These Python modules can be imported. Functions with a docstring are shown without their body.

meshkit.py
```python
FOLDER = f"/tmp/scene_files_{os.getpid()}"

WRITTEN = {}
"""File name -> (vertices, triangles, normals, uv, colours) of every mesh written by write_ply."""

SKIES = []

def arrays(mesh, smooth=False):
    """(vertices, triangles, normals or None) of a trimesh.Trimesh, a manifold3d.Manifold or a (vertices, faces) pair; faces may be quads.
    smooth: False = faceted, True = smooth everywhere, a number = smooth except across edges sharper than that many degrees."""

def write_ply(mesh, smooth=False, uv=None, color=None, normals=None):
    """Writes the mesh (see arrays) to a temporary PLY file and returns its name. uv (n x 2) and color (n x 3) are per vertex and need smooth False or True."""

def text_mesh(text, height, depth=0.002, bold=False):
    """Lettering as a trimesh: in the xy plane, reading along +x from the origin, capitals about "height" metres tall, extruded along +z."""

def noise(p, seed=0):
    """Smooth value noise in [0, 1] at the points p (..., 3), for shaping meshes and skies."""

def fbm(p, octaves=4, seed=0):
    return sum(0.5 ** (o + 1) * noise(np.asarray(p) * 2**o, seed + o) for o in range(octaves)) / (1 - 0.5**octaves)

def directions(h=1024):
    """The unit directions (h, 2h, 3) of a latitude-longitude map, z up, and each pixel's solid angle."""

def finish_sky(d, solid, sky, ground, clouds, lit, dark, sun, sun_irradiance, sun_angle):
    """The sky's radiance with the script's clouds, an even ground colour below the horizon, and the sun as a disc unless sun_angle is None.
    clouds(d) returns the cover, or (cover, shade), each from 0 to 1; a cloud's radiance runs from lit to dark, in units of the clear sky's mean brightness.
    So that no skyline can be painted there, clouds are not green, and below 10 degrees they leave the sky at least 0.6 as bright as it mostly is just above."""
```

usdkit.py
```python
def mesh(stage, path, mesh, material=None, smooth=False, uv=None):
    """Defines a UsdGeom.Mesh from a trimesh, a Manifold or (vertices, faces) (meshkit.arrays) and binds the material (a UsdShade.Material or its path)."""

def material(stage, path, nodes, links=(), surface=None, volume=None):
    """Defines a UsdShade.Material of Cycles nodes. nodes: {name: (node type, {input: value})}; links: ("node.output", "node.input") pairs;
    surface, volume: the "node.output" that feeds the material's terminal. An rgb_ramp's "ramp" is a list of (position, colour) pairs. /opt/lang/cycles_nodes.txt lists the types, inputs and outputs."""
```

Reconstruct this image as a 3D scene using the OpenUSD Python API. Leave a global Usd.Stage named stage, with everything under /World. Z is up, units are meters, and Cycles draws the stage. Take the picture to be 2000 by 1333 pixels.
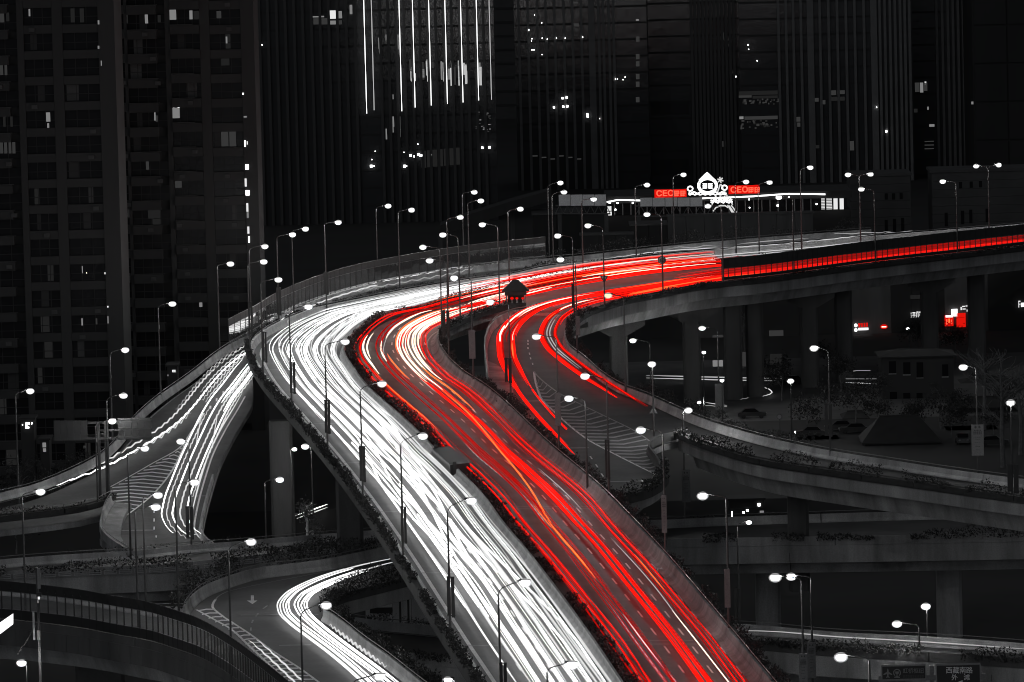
import math, random, json
import numpy as np
import trimesh, shapely, usdkit, meshkit
from shapely.geometry import Polygon
from scipy.spatial import Delaunay
from scipy.interpolate import PchipInterpolator
from pxr import Usd, UsdGeom, UsdLux, UsdShade, Gf, Sdf, Vt

random.seed(7); rng = np.random.default_rng(7)
stage = Usd.Stage.CreateInMemory()
UsdGeom.SetStageUpAxis(stage, 'Z'); UsdGeom.SetStageMetersPerUnit(stage, 1.0)
UsdGeom.Xform.Define(stage, '/World'); UsdGeom.Scope.Define(stage, '/World/Looks')

# ------------------------------------------------------------------ camera
FPX, PCX, PCY, H = 12000.0, 1000.0, 666.5, 92.0        # long lens, seen from a high window
PITCH, ROLL = math.atan((PCY + 390) / FPX), 0.025
cp, sp_, cr, sr = math.cos(PITCH), math.sin(PITCH), math.cos(ROLL), math.sin(ROLL)
FWD = np.array([0, cp, -sp_]); R0 = np.array([1.0, 0, 0]); U0 = np.array([0, sp_, cp])
RT = cr * R0 - sr * U0; UP = cr * U0 + sr * R0
EYE = np.array([0, 0, H])
cam = UsdGeom.Camera.Define(stage, '/World/camera')
cam.AddTransformOp().Set(Gf.Matrix4d(*RT, 0, *UP, 0, *(-FWD), 0, *EYE, 1))
cam.CreateHorizontalApertureAttr(36.0); cam.CreateVerticalApertureAttr(24.0)
cam.CreateFocalLengthAttr(36.0 * FPX / 2000.0)
cam.CreateClippingRangeAttr(Gf.Vec2f(10, 20000))
cam.CreateExposureAttr(0.0)
# ------------------------------------------------------------------ night sky and faint moonlight
SUN_EL, SUN_ROT = math.radians(28), math.radians(205)
usdkit.material(stage, '/World/Looks/sky', {
    's': ('sky_texture', {'sky_type': 'single_scattering', 'sun_disc': False, 'sun_elevation': SUN_EL, 'sun_rotation': SUN_ROT}),
    'b': ('rgb_to_bw', {}), 'm': ('mix', {'mix_type': 'multiply', 'fac': 1.0, 'color2': (0.93, 0.98, 1.06)}),
    'w': ('background_shader', {'strength': 0.02})},
    [('s.color', 'b.color'), ('b.val', 'm.color1'), ('m.color', 'w.color')], surface='w.background')
dome = UsdLux.DomeLight.Define(stage, '/World/sky')
dome.GetPrim().SetCustomDataByKey('kind', 'structure')
UsdShade.MaterialBindingAPI.Apply(dome.GetPrim()).Bind(UsdShade.Material.Get(stage, '/World/Looks/sky'))
moon = UsdLux.DistantLight.Define(stage, '/World/moonlight')
moon.CreateIntensityAttr(0.012); moon.CreateAngleAttr(0.5); moon.CreateNormalizeAttr(True); moon.CreateColorAttr(Gf.Vec3f(1, 0.98, 0.95))
_d = np.array([math.sin(SUN_ROT) * math.cos(SUN_EL), math.cos(SUN_ROT) * math.cos(SUN_EL), math.sin(SUN_EL)])
moon.AddRotateXYZOp().Set(Gf.Vec3f(math.degrees(math.acos(_d[2])), 0, math.degrees(math.atan2(_d[0], -_d[1]))))

# ------------------------------------------------------------------ from picture to place and back
def ray(px, py): return FWD * FPX + RT * (px - PCX) + UP * (PCY - py)
def W(px, py, z):
    d = ray(px, py); return EYE + d * ((z - H) / d[2])
def WY(px, py, Y):
    d = ray(px, py); return EYE + d * (Y / d[1])
def proj(p):
    v = np.asarray(p, float) - EYE; f = v @ FWD
    return PCX + FPX * (v @ RT) / f, PCY - FPX * (v @ UP) / f
def chain(pts, z, step=3.0):
    """picture polyline -> smooth world polyline; z a number or a function of picture y"""
    P = np.array([W(x, y, z(y) if callable(z) else z) for x, y in pts])
    t = np.r_[0, np.cumsum(np.linalg.norm(np.diff(P[:, :2], axis=0), axis=1))]
    n = max(2, int(t[-1] / step) + 1); q = np.linspace(0, t[-1], n)
    if len(P) < 3: return np.stack([np.interp(q, t, P[:, k]) for k in range(3)], 1)
    return np.stack([PchipInterpolator(t, P[:, k])(q) for k in range(3)], 1)

# ------------------------------------------------------------------ scene helpers
ORIG, COUNT, LONG = {}, {}, {}
def uname(parent, name):
    k = (parent, name); n = COUNT.get(k, 0); COUNT[k] = n + 1
    return f'{parent}/{name}' if n == 0 else f'{parent}/{name}_{n:03d}'
def keys(prim, label=None, cat=None, group=None, kind=None):
    if label: label = LONG.get(label, label); label = ' '.join(label.split()[:16])
    for k, v in (('label', label), ('category', cat), ('group', group), ('kind', kind)):
        if v: prim.SetCustomDataByKey(k, v)
    return prim
def thing(name, label, cat=None, at=(0, 0, 0), group=None, kind=None):
    p = uname('/World', name); x = UsdGeom.Xform.Define(stage, p)
    x.AddTranslateOp().Set(Gf.Vec3d(*map(float, at))); ORIG[p] = np.array(at, float)
    keys(x.GetPrim(), label, cat, group, kind); return p
def obj(name, m, mat, parent=None, label=None, cat=None, group=None, kind=None, smooth=False):
    if isinstance(m, list):
        m = [a if isinstance(a, trimesh.Trimesh) else trimesh.Trimesh(a[0], a[1], process=False) for a in m]
        m = trimesh.util.concatenate(m)
    v, f = (m.vertices, m.faces) if isinstance(m, trimesh.Trimesh) else m
    v = np.asarray(v, float); f = np.asarray(f, int)
    p = uname(parent or '/World', name)
    if parent: o = ORIG[parent]
    else: o = np.array([*(v[:, :2].min(0) + v[:, :2].max(0)) / 2, v[:, 2].min()])
    ORIG[p] = o
    me = usdkit.mesh(stage, p, (v - o, f), '/World/Looks/' + mat, smooth=smooth)
    if not parent: UsdGeom.Xformable(me).AddTranslateOp().Set(Gf.Vec3d(*map(float, o)))
    keys(me.GetPrim(), label, cat, group, kind); return p
def dup(src, at, label, group=None, rotz=0):
    p = uname('/World', src.split('/')[-1].rstrip('0123456789').rstrip('_')); x = UsdGeom.Xform.Define(stage, p); pr = x.GetPrim()
    pr.GetReferences().AddInternalReference(src); x.ClearXformOpOrder()
    x.AddTranslateOp().Set(Gf.Vec3d(*map(float, at)))
    if rotz: x.AddRotateZOp().Set(rotz)
    pr.SetInstanceable(True); keys(pr, label, None, group); return p
def box(x0, x1, y0, y1, z0, z1):
    b = trimesh.creation.box((abs(x1 - x0), abs(y1 - y0), abs(z1 - z0)))
    b.apply_translation(((x0 + x1) / 2, (y0 + y1) / 2, (z0 + z1) / 2)); return b
def tube(P, r, n=5, caps=True):
    P = np.asarray(P, float); T = np.gradient(P, axis=0); T /= np.maximum(np.linalg.norm(T, axis=1, keepdims=True), 1e-9)
    ref = np.where(np.abs(T[:, 2:3]) > .9, [[1.0, 0, 0]], [[0, 0, 1.0]])
    A = np.cross(T, ref); A /= np.linalg.norm(A, axis=1, keepdims=True); B = np.cross(A, T)
    a = np.arange(n) * 2 * np.pi / n; r = np.broadcast_to(r, len(P))[:, None, None]
    V = P[:, None] + r * (np.cos(a)[None, :, None] * A[:, None] + np.sin(a)[None, :, None] * B[:, None])
    m = len(P); i = np.arange(m - 1)[:, None] * n; j = np.arange(n)[None]; k = (j + 1) % n
    q = np.stack([i + j, i + n + j, i + n + k, i + k], -1).reshape(-1, 4)
    f = np.vstack([q[:, [0, 1, 2]], q[:, [0, 2, 3]]])
    if caps:
        f = np.vstack([f, [[0, c, c + 1] for c in range(1, n - 1)], [[(m - 1) * n, (m - 1) * n + c + 1, (m - 1) * n + c] for c in range(1, n - 1)]])
    return V.reshape(-1, 3), f
def normals2(P):
    T = np.gradient(P[:, :2], axis=0); T /= np.maximum(np.linalg.norm(T, axis=1, keepdims=True), 1e-9)
    return np.stack([T[:, 1], -T[:, 0]], 1)          # to the right of travel
def offset(P, u, dz=0):
    Q = P.copy(); Q[:, :2] += normals2(P) * np.asarray(u).reshape(-1, 1) if np.ndim(u) else normals2(P) * u; Q[:, 2] += dz; return Q
def sweep(P, prof, z=None):
    """closed profile [(right offset, height)] along world polyline P"""
    N = normals2(P); m, n = len(P), len(prof); V = np.empty((m, n, 3))
    for k, (u, v) in enumerate(prof):
        V[:, k, :2] = P[:, :2] + N * u; V[:, k, 2] = P[:, 2] + v
    i = np.arange(m - 1)[:, None] * n; j = np.arange(n)[None]; k = (j + 1) % n
    q = np.stack([i + j, i + n + j, i + n + k, i + k], -1).reshape(-1, 4)
    f = np.vstack([q[:, [0, 1, 2]], q[:, [0, 2, 3]]])
    ca, cf = trimesh.creation.triangulate_polygon(Polygon(prof), engine='earcut')
    near = np.array([int(np.argmin(np.hypot(*(np.array(prof) - c).T))) for c in np.asarray(ca)]); cap = near[np.asarray(cf)]
    f = np.vstack([f, cap, cap[:, ::-1] + (m - 1) * n])
    return V.reshape(-1, 3), f
def ZV(zf, y): t = np.arange(300, 1700.0); return np.interp(y, t, [zf(q) for q in t])
def zsolve(zf):
    if not callable(zf): return lambda X, Y: np.full(np.shape(X), float(zf))
    def g(X, Y):
        z = np.full(np.shape(X), 15.0)
        for _ in range(40):
            v = np.stack([X, Y, z - H], -1); y = PCY - FPX * (v @ UP) / (v @ FWD); z = .5 * z + .5 * ZV(zf, y)
        return z
    return g
def patch(XY, zf, dz=0.0, cell=7.0):
    """sheet over the polygon XY, following the deck height"""
    g = zsolve(zf); poly = Polygon(XY)
    if not poly.is_valid: poly = poly.buffer(0)
    if poly.geom_type != 'Polygon': poly = max(poly.geoms, key=lambda a: a.area)
    ring = np.array(poly.segmentize(3.0).exterior.coords)[:-1]
    x0, y0, x1, y1 = poly.bounds
    gx, gy = np.meshgrid(np.arange(x0, x1, cell), np.arange(y0, y1, cell)); G = np.stack([gx.ravel(), gy.ravel()], 1)
    if len(G): G = G[shapely.contains_xy(poly.buffer(-1.2), G[:, 0], G[:, 1])]
    A = np.vstack([ring, G]) if len(G) else ring
    f = Delaunay(A).simplices; c = A[f].mean(1); f = f[shapely.contains_xy(poly, c[:, 0], c[:, 1])]
    a, b, c = A[f[:, 0]], A[f[:, 1]], A[f[:, 2]]
    s = (b[:, 0] - a[:, 0]) * (c[:, 1] - a[:, 1]) - (b[:, 1] - a[:, 1]) * (c[:, 0] - a[:, 0])
    f[s < 0] = f[s < 0][:, ::-1]; f = f[np.abs(s) > 1e-6]
    V = np.c_[A, g(A[:, 0], A[:, 1]) + dz]
    return V, f, len(ring)
def slab(XY, zf, th, dz=-.03):
    V, f, n = patch(XY, zf, dz); B = V.copy(); B[:, 2] -= th
    i = np.arange(n); j = (i + 1) % n; m = len(V)
    sk = np.vstack([np.stack([i, i + m, j], 1), np.stack([j, i + m, j + m], 1)])
    return np.vstack([V, B]), np.vstack([f, f[:, ::-1] + m, sk])
def mark(pts, zf, dz=.05):
    """painted marking from a picture polygon lying on the road"""
    g = zsolve(zf); P = np.array([W(x, y, zf(y) if callable(zf) else zf) for x, y in pts])
    f = trimesh.creation.triangulate_polygon(Polygon(P[:, :2]), engine='earcut')
    A = np.asarray(f[0]); F = np.asarray(f[1]); t = trimesh.Trimesh(np.c_[A, g(A[:, 0], A[:, 1]) + dz], F, process=False)
    if t.face_normals[:, 2].mean() < 0: t.invert()
    return t
def ribbon(P, w, dz=.05):
    return sweepflat(P, -w / 2, w / 2, dz)
def sweepflat(P, a, b, dz):
    N = normals2(P); A = P.copy(); B = P.copy(); A[:, :2] += N * a; B[:, :2] += N * b; A[:, 2] += dz; B[:, 2] += dz
    V = np.vstack([A, B]); m = len(P); i = np.arange(m - 1)
    return V, np.vstack([np.stack([i, i + m, i + 1], 1), np.stack([i + 1, i + m, i + m + 1], 1)])
def runs(P, length, gap=0.0):
    """cut a polyline into pieces of the given length"""
    t = np.r_[0, np.cumsum(np.linalg.norm(np.diff(P, axis=0), axis=1))]; out, a = [], 0.0
    while a < t[-1] - .3:
        b = min(a + length, t[-1]); n = max(2, int((b - a) / 3) + 1); q = np.linspace(a, b, n)
        out.append(np.stack([np.interp(q, t, P[:, k]) for k in range(3)], 1)); a = b + gap
    return out
def leaves(P, per_m, w, h0, h1, size=.28):
    """scatter of small leaf blades along a polyline: a band w wide between heights h0 and h1"""
    t = np.r_[0, np.cumsum(np.linalg.norm(np.diff(P, axis=0), axis=1))]; n = int(t[-1] * per_m)
    q = np.sort(rng.uniform(0, t[-1], n)); N = normals2(P)
    C = np.stack([np.interp(q, t, P[:, k]) for k in range(3)], 1); NN = np.stack([np.interp(q, t, N[:, k]) for k in range(2)], 1)
    lump = .55 + .45 * meshkit.noise(np.stack([q / 1.7, q * 0, q * 0], 1)) + .25 * meshkit.noise(np.stack([q / 9, q * 0, q * 0 + 5], 1))
    lump = lump * (.45 + 1.1 * meshkit.noise(np.stack([q / 4.3, q * 0 + 9, q * 0], 1)))
    keep = meshkit.noise(np.stack([q / 2.6, q * 0 + 31, q * 0], 1)) > .24; C, NN, lump, q = C[keep], NN[keep], lump[keep], q[keep]; n = len(q)
    u = rng.uniform(-w / 2, w / 2, n); C[:, :2] += NN * u[:, None]; C[:, 2] += h0 + (h1 - h0) * lump * rng.uniform(0, 1, n) ** .8
    return blades(C, size)
def blades(C, size):
    n = len(C); d = rng.normal(size=(n, 3)); d[:, 2] = np.abs(d[:, 2]) * 1.1; d /= np.linalg.norm(d, axis=1, keepdims=True)
    s = np.cross(d, rng.normal(size=(n, 3))); s /= np.linalg.norm(s, axis=1, keepdims=True); L = size * rng.uniform(.6, 1.4, (n, 1))
    V = np.stack([C - s * L * .28, C + s * L * .28, C + d * L], 1).reshape(-1, 3)
    return V, np.arange(3 * n).reshape(-1, 3)

# ------------------------------------------------------------------ materials
def mat(name, col, rough=.7, var=.25, scale=1.0, bump=0.0, streak=False, metal=0.0, spec=.5, fine=None):
    c0, c1 = col * (1 - var), col * (1 + var)
    n = {'g': ('geometry', {}), 'mp': ('mapping', {'scale': (scale, scale, scale * (.15 if streak else 1))}),
         'n': ('noise_texture', {'scale': 1.0, 'detail': 6.0, 'roughness': .62}),
         'r': ('rgb_ramp', {'ramp': [(.3, (c0, c0, c0)), (.7, (c1, c1, c1))]}),
         'n2': ('noise_texture', {'scale': fine or 9.0, 'detail': 3.0}),
         'r2': ('rgb_ramp', {'ramp': [(.3, (.8, .8, .8)), (.7, (1.1, 1.1, 1.1))]}),
         'm': ('mix', {'mix_type': 'multiply', 'fac': 1.0}),
         'p': ('principled_bsdf', {'roughness': rough, 'metallic': metal, 'specular_ior_level': spec})}
    l = [('g.position', 'mp.vector'), ('mp.vector', 'n.vector'), ('n.fac', 'r.fac'), ('g.position', 'n2.vector'), ('n2.fac', 'r2.fac'),
         ('r.color', 'm.color1'), ('r2.color', 'm.color2'), ('m.color', 'p.base_color')]
    if bump:
        n['b'] = ('bump', {'strength': bump, 'distance': .05}); l += [('n2.fac', 'b.height'), ('b.normal', 'p.normal')]
    usdkit.material(stage, '/World/Looks/' + name, n, l, surface='p.BSDF')
mat('asphalt', .10, .62, .28, .16, .35, spec=.45, fine=3.0)
mat('asphalt_old', .075, .75, .3, .2, .3, fine=3.0)
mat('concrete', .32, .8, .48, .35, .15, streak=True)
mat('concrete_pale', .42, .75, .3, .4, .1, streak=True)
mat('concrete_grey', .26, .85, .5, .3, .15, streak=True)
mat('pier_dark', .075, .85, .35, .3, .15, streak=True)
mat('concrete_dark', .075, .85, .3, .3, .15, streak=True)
mat('paint', .78, .6, .18, .8)
mat('paint_worn', .34, .7, .3, .9)
mat('coping', .8, .45, .08, .5)
mat('planter', .035, .8, .3, .8)
mat('steel', .22, .45, .15, 1.0, metal=.6)
mat('steel_dark', .02, .5, .2, 1.0)
mat('pole', .06, .42, .15, 1.0, metal=.3)
mat('banner_dark', .03, .7, .2, 1.5)
mat('banner_pale', .17, .7, .12, 1.5)
mat('print_dark', .06, .7, .2, 2.0)
mat('sign_plate', .22, .6, .15, .8)
mat('sign_dark', .025, .5, .15, .8)
mat('sign_text', .85, .5, .08, .8)
mat('facade', .030, .85, .18, .12, .1, streak=True)
mat('facade_dark', .020, .85, .2, .12, .1, streak=True)
mat('stone', .06, .85, .18, .2, .1)
mat('fin', .12, .6, .15, .3, metal=.2)
mat('fin_dark', .045, .6, .15, .3)
mat('band_dark', .012, .7, .15, .3)
mat('roof', .02, .8, .3, .6, .3)
mat('bark', .12, .9, .3, 2.0, .4)
mat('ground_dark', .022, .9, .3, .05, .2)
mat('tyre', .02, .9, .1, 1.0)
mat('car_paint', .03, .25, .1, 1.0)
def leafmat(name, c):
    usdkit.material(stage, '/World/Looks/' + name, {
        'g': ('geometry', {}), 'n': ('noise_texture', {'scale': .8, 'detail': 3.0}), 'r': ('rgb_ramp', {'ramp': [(.3, (c * .55,) * 3), (.7, (c * 1.4,) * 3)]}),
        'd': ('principled_bsdf', {'roughness': .6}), 't': ('translucent_bsdf', {}), 'x': ('mix_closure', {'fac': .25})},
        [('g.position', 'n.vector'), ('n.fac', 'r.fac'), ('r.color', 'd.base_color'), ('r.color', 't.color'), ('d.BSDF', 'x.closure1'), ('t.BSDF', 'x.closure2')], surface='x.closure')
leafmat('leaf', .05); leafmat('leaf_dark', .03); leafmat('leaf_pale', .10)
usdkit.material(stage, '/World/Looks/glass_dark', {'p': ('principled_bsdf', {'base_color': (.008, .008, .009), 'roughness': .25, 'specular_ior_level': .12})}, surface='p.BSDF')
usdkit.material(stage, '/World/Looks/curtain_wall', {
    'g': ('geometry', {}), 'n': ('noise_texture', {'scale': .25, 'detail': 2.0}), 'b': ('bump', {'strength': .10, 'distance': .25}),
    'p': ('principled_bsdf', {'base_color': (.04, .041, .043), 'roughness': .12, 'specular_ior_level': .22})},
    [('g.position', 'n.vector'), ('n.fac', 'b.height'), ('b.normal', 'p.normal')], surface='p.BSDF')
def panel_glass(name, low, high, power, tint, dirt):
    usdkit.material(stage, '/World/Looks/' + name, {
        'lw': ('layer_weight', {'blend': .5}), 'pw': ('math', {'math_type': 'power', 'value2': power}), 'ma': ('math', {'math_type': 'multiply_add', 'value2': high, 'value3': low, 'use_clamp': True}),
        't': ('transparent_bsdf', {'color': (tint,) * 3}), 'gl': ('glossy_bsdf', {'color': (1, 1, 1), 'roughness': .025}), 'x': ('mix_closure', {}), 'd': ('diffuse_bsdf', {'color': (.2, .2, .2)}), 'y': ('mix_closure', {'fac': dirt})},
        [('lw.facing', 'pw.value1'), ('pw.value', 'ma.value1'), ('ma.value', 'x.fac'), ('t.BSDF', 'x.closure1'), ('gl.BSDF', 'x.closure2'), ('x.closure', 'y.closure1'), ('d.BSDF', 'y.closure2')], surface='y.closure')
panel_glass('clear_panel', .04, .5, 4.0, .93, .05); panel_glass('barrier_glass', .10, .8, 2.5, .8, .12)
usdkit.material(stage, '/World/Looks/halo_glow', {'t': ('transparent_bsdf', {'color': (.95, .95, .95)}), 'e': ('emission', {'color': (1, 1, 1), 'strength': .9}), 'x': ('mix_closure', {'fac': .30})},  # see-through weak glow, added as a soft halo round the lamps
    [('t.BSDF', 'x.closure1'), ('e.emission', 'x.closure2')], surface='x.closure')
def emit(name, col, s):
    usdkit.material(stage, '/World/Looks/' + name, {'e': ('emission', {'color': col, 'strength': s})}, surface='e.emission')
emit('lamp_glow', (1, 1, 1), 420.0)
emit('lamp_warm', (1, .5, .08), 7.0)
emit('lamp_far', (1, 1, 1), 60.0)
emit('head_white', (1, 1, 1), 2.1)
emit('head_mid', (1, 1, 1), 1.25)
emit('head_soft', (1, 1, 1), .75)
emit('head_dim', (1, 1, 1), .45)
emit('tail_red', (1, .008, .004), 1.5)
emit('tail_deep', (1, .006, .003), .5)
emit('tail_dim', (1, .02, .012), .28)
emit('tail_orange', (1, .15, .035), 1.7)
emit('tail_hot', (1, .82, .66), 1.7)
emit('tail_pink', (1, .30, .26), 1.2)
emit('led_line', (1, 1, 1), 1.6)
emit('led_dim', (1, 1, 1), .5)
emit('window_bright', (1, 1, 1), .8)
emit('window_lit', (1, 1, 1), .20)  # window and LED glows here also paint the tower glass reflections
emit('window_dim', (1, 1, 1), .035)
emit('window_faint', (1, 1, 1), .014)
emit('spot', (1, 1, 1), 4.0)
emit('neon_red', (1, .01, .005), .75)
emit('neon_red_text', (1, .09, .05), 2.0)
emit('neon_white', (1, 1, 1), 1.6)
emit('neon_grey', (1, 1, 1), .7)
# ------------------------------------------------------------------ the interchange: traced heights and edges
ZM, ZC, ZD, ZG, ZH = 18.0, 6.0, 10.0, 7.0, 3.0
def zB(y): return 18 - 12 * min(1, max(0, (y - 650) / 400))
def zE(y): return 18 - 3 * min(1, max(0, (y - 700) / 240))
up = lambda z, h: (lambda y: (z(y) if callable(z) else z) + h)
L_PX = [(985, 1400), (945, 1333), (879, 1232), (787, 1085), (709, 969), (639, 877), (569, 796), (513, 729), (492, 690), (488.6, 680), (490, 671), (497.5, 659.5),
        (514, 646), (544, 629.5), (580, 614.5), (610, 603), (640, 596.5), (716, 581.6), (795, 566), (874, 552.7), (926, 545), (1000, 535.6), (1067, 521), (1138, 513), (1216, 507),
        (1303, 497), (1480, 482), (1611, 470), (1790, 455), (2000, 438), (2080, 431)]
M_PX = [(1262, 1400), (1216, 1333), (1147, 1232), (1037, 1085), (980, 1017), (945, 969), (884, 907), (850, 877), (829, 855), (782, 810), (765, 796), (716, 752), (688, 715), (673, 690),
        (671, 679), (676, 664), (690, 648), (711, 628), (742, 611), (808, 598), (861, 583), (926, 569), (980, 559), (1032, 549), (1117, 535), (1237, 522), (1400, 507), (1480, 500), (1611, 489), (1742, 474), (2000, 453), (2080, 446)]
R_PX = [(1570, 1400), (1500, 1316), (1390, 1185), (1306, 1088), (1206, 983), (1185, 962), (1069, 863), (980, 779), (950, 755), (905, 726), (871, 692), (858, 666), (857, 652), (866, 638),
        (885, 627), (905, 618.5), (935, 607), (987, 593)]
N_PX = [(1148, 605), (1180, 595), (1216, 584), (1295, 568.5), (1347, 558), (1400, 550), (1480, 542), (1611, 525), (1708, 512), (1850, 496), (2000, 479), (2080, 470)]
N2_PX = [(1148, 605), (1127, 618), (1111, 637), (1105, 655), (1110, 672), (1137, 694.5), (1180, 731), (1214, 752), (1263, 770), (1330, 800), (1374, 818), (1500, 855), (1611, 878.5), (1743, 899.5), (1900, 923), (2000, 936), (2080, 947)]
EL_PX = [(1030, 603), (995, 609), (966, 624), (951, 645), (945, 671), (946, 690), (950, 729), (957, 756)]
EH_PX = [(957, 756), (976, 785), (1000, 812), (1070, 880), (1146, 938), (1190, 968)]
ENOSE_PX = [(1190, 968), (1230, 962), (1270, 948), (1296, 924)]
ENOSE2_PX = [(1296, 924), (1285, 892), (1268, 867), (1290, 850), (1324, 842)]
ENEAR_PX = [(1324, 842), (1374, 861), (1480, 892), (1611, 912.6), (1743, 931), (1966, 962.5), (2080, 978)]
BFAR_PX = [(-60, 979), (0, 962.5), (58, 949), (131, 920.5), (200, 884), (228, 857.5), (260, 817), (302, 779), (368, 731.4), (437, 679), (481, 655), (545, 617), (640, 578), (716, 557), (821, 537), (900, 524), (1000, 512), (1066, 505)]
BFAR2_PX = [(1066, 505), (1107, 502), (1227, 489), (1303, 481), (1480, 465), (1611, 455), (1700, 448)]
BR_PX = [(489, 700), (494, 740), (492, 775), (478, 800), (452, 844), (425, 902), (399, 997), (394, 1030), (402, 1048), (418, 1060)]
BNOSE_PX = [(248, 1072), (210, 1048), (194, 1022), (199.6, 997), (218, 964)]
BNEAR_PX = [(218, 964), (184, 980), (100, 994), (0, 1005), (-60, 1014)]
CF_PX = [(-60, 1100), (0, 1093), (184, 1080), (263, 1076), (368, 1064), (460, 1058), (506, 1054), (716, 1037), (980, 1024), (1258, 1017), (1374, 1012), (1480, 1008), (1742, 1000), (2070, 996)]
CN_PX = [(-60, 1123), (0, 1117), (150, 1110), (315, 1103), (389, 1096), (499, 1085), (567, 1073), (742, 1060), (980, 1056), (1258, 1054), (1480, 1050), (1742, 1046), (2070, 1040)]
DO_PX = [(820, 1056), (742, 1070), (611, 1096), (520, 1106), (480, 1114), (446, 1125), (394, 1146), (368, 1169), (357, 1185)]
DFL_PX = [(357, 1185), (320, 1186), (250, 1176), (131, 1158), (52, 1148), (-60, 1140)]
DB_PX = [(-60, 1206), (0, 1209), (79, 1217), (158, 1227), (236, 1242), (289, 1251), (341, 1267), (394, 1286), (446, 1316), (473, 1335), (520, 1372), (600, 1440)]
DI_PX = [(900, 1386), (828, 1333), (760, 1280), (712, 1246), (672, 1214), (648, 1197), (635, 1190)]
DI2_PX = [(635, 1190), (640, 1180), (664, 1162), (720, 1147), (780, 1132), (850, 1115)]
GF_PX = [(1370, 1214), (1426, 1218), (1480, 1221), (1637, 1235), (1808, 1243), (2070, 1263)]
GN_PX = [(1380, 1244), (1480, 1251), (1600, 1262), (1800, 1273), (2070, 1292)]
HF_PX = [(695, 1206), (727, 1211), (850, 1223), (1000, 1238)]
HN_PX = [(740, 1266), (800, 1275), (885, 1286), (1000, 1302)]

Lw, Mw = chain(L_PX, 19.0), chain(M_PX, 19.0); Rw = chain(R_PX, 19.2); Nw = chain(N_PX, 19.0); N2w = chain(N2_PX, up(zE, 1.0))
ELw, EHw, EN1, EN2, ENw = chain(EL_PX, up(zE, 1.)), chain(EH_PX, up(zE, 1.)), chain(ENOSE_PX, up(zE, 1.)), chain(ENOSE2_PX, up(zE, 1.)), chain(ENEAR_PX, up(zE, 1.))
BFw, BF2w, BRw, BNOw, BNw = chain(BFAR_PX, up(zB, 1.)), chain(BFAR2_PX, up(zB, 1.)), chain(BR_PX, up(zB, .6)), chain(BNOSE_PX, up(zB, 1.)), chain(BNEAR_PX, up(zB, 1.))
CFw, CNw = chain(CF_PX, ZC + 1), chain(CN_PX, ZC + 1)
DOw, DFLw, DBw, DIw, DI2w = chain(DO_PX, ZD + 1.2), chain(DFL_PX, ZD + 1), chain(DB_PX, ZD + 1), chain(DI_PX, ZD + 1.2), chain(DI2_PX, ZD + 1)
GFw, GNw, HFw, HNw = chain(GF_PX, ZG + 1), chain(GN_PX, ZG + 1), chain(HF_PX, ZH + 1), chain(HN_PX, ZH + 1)

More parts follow.
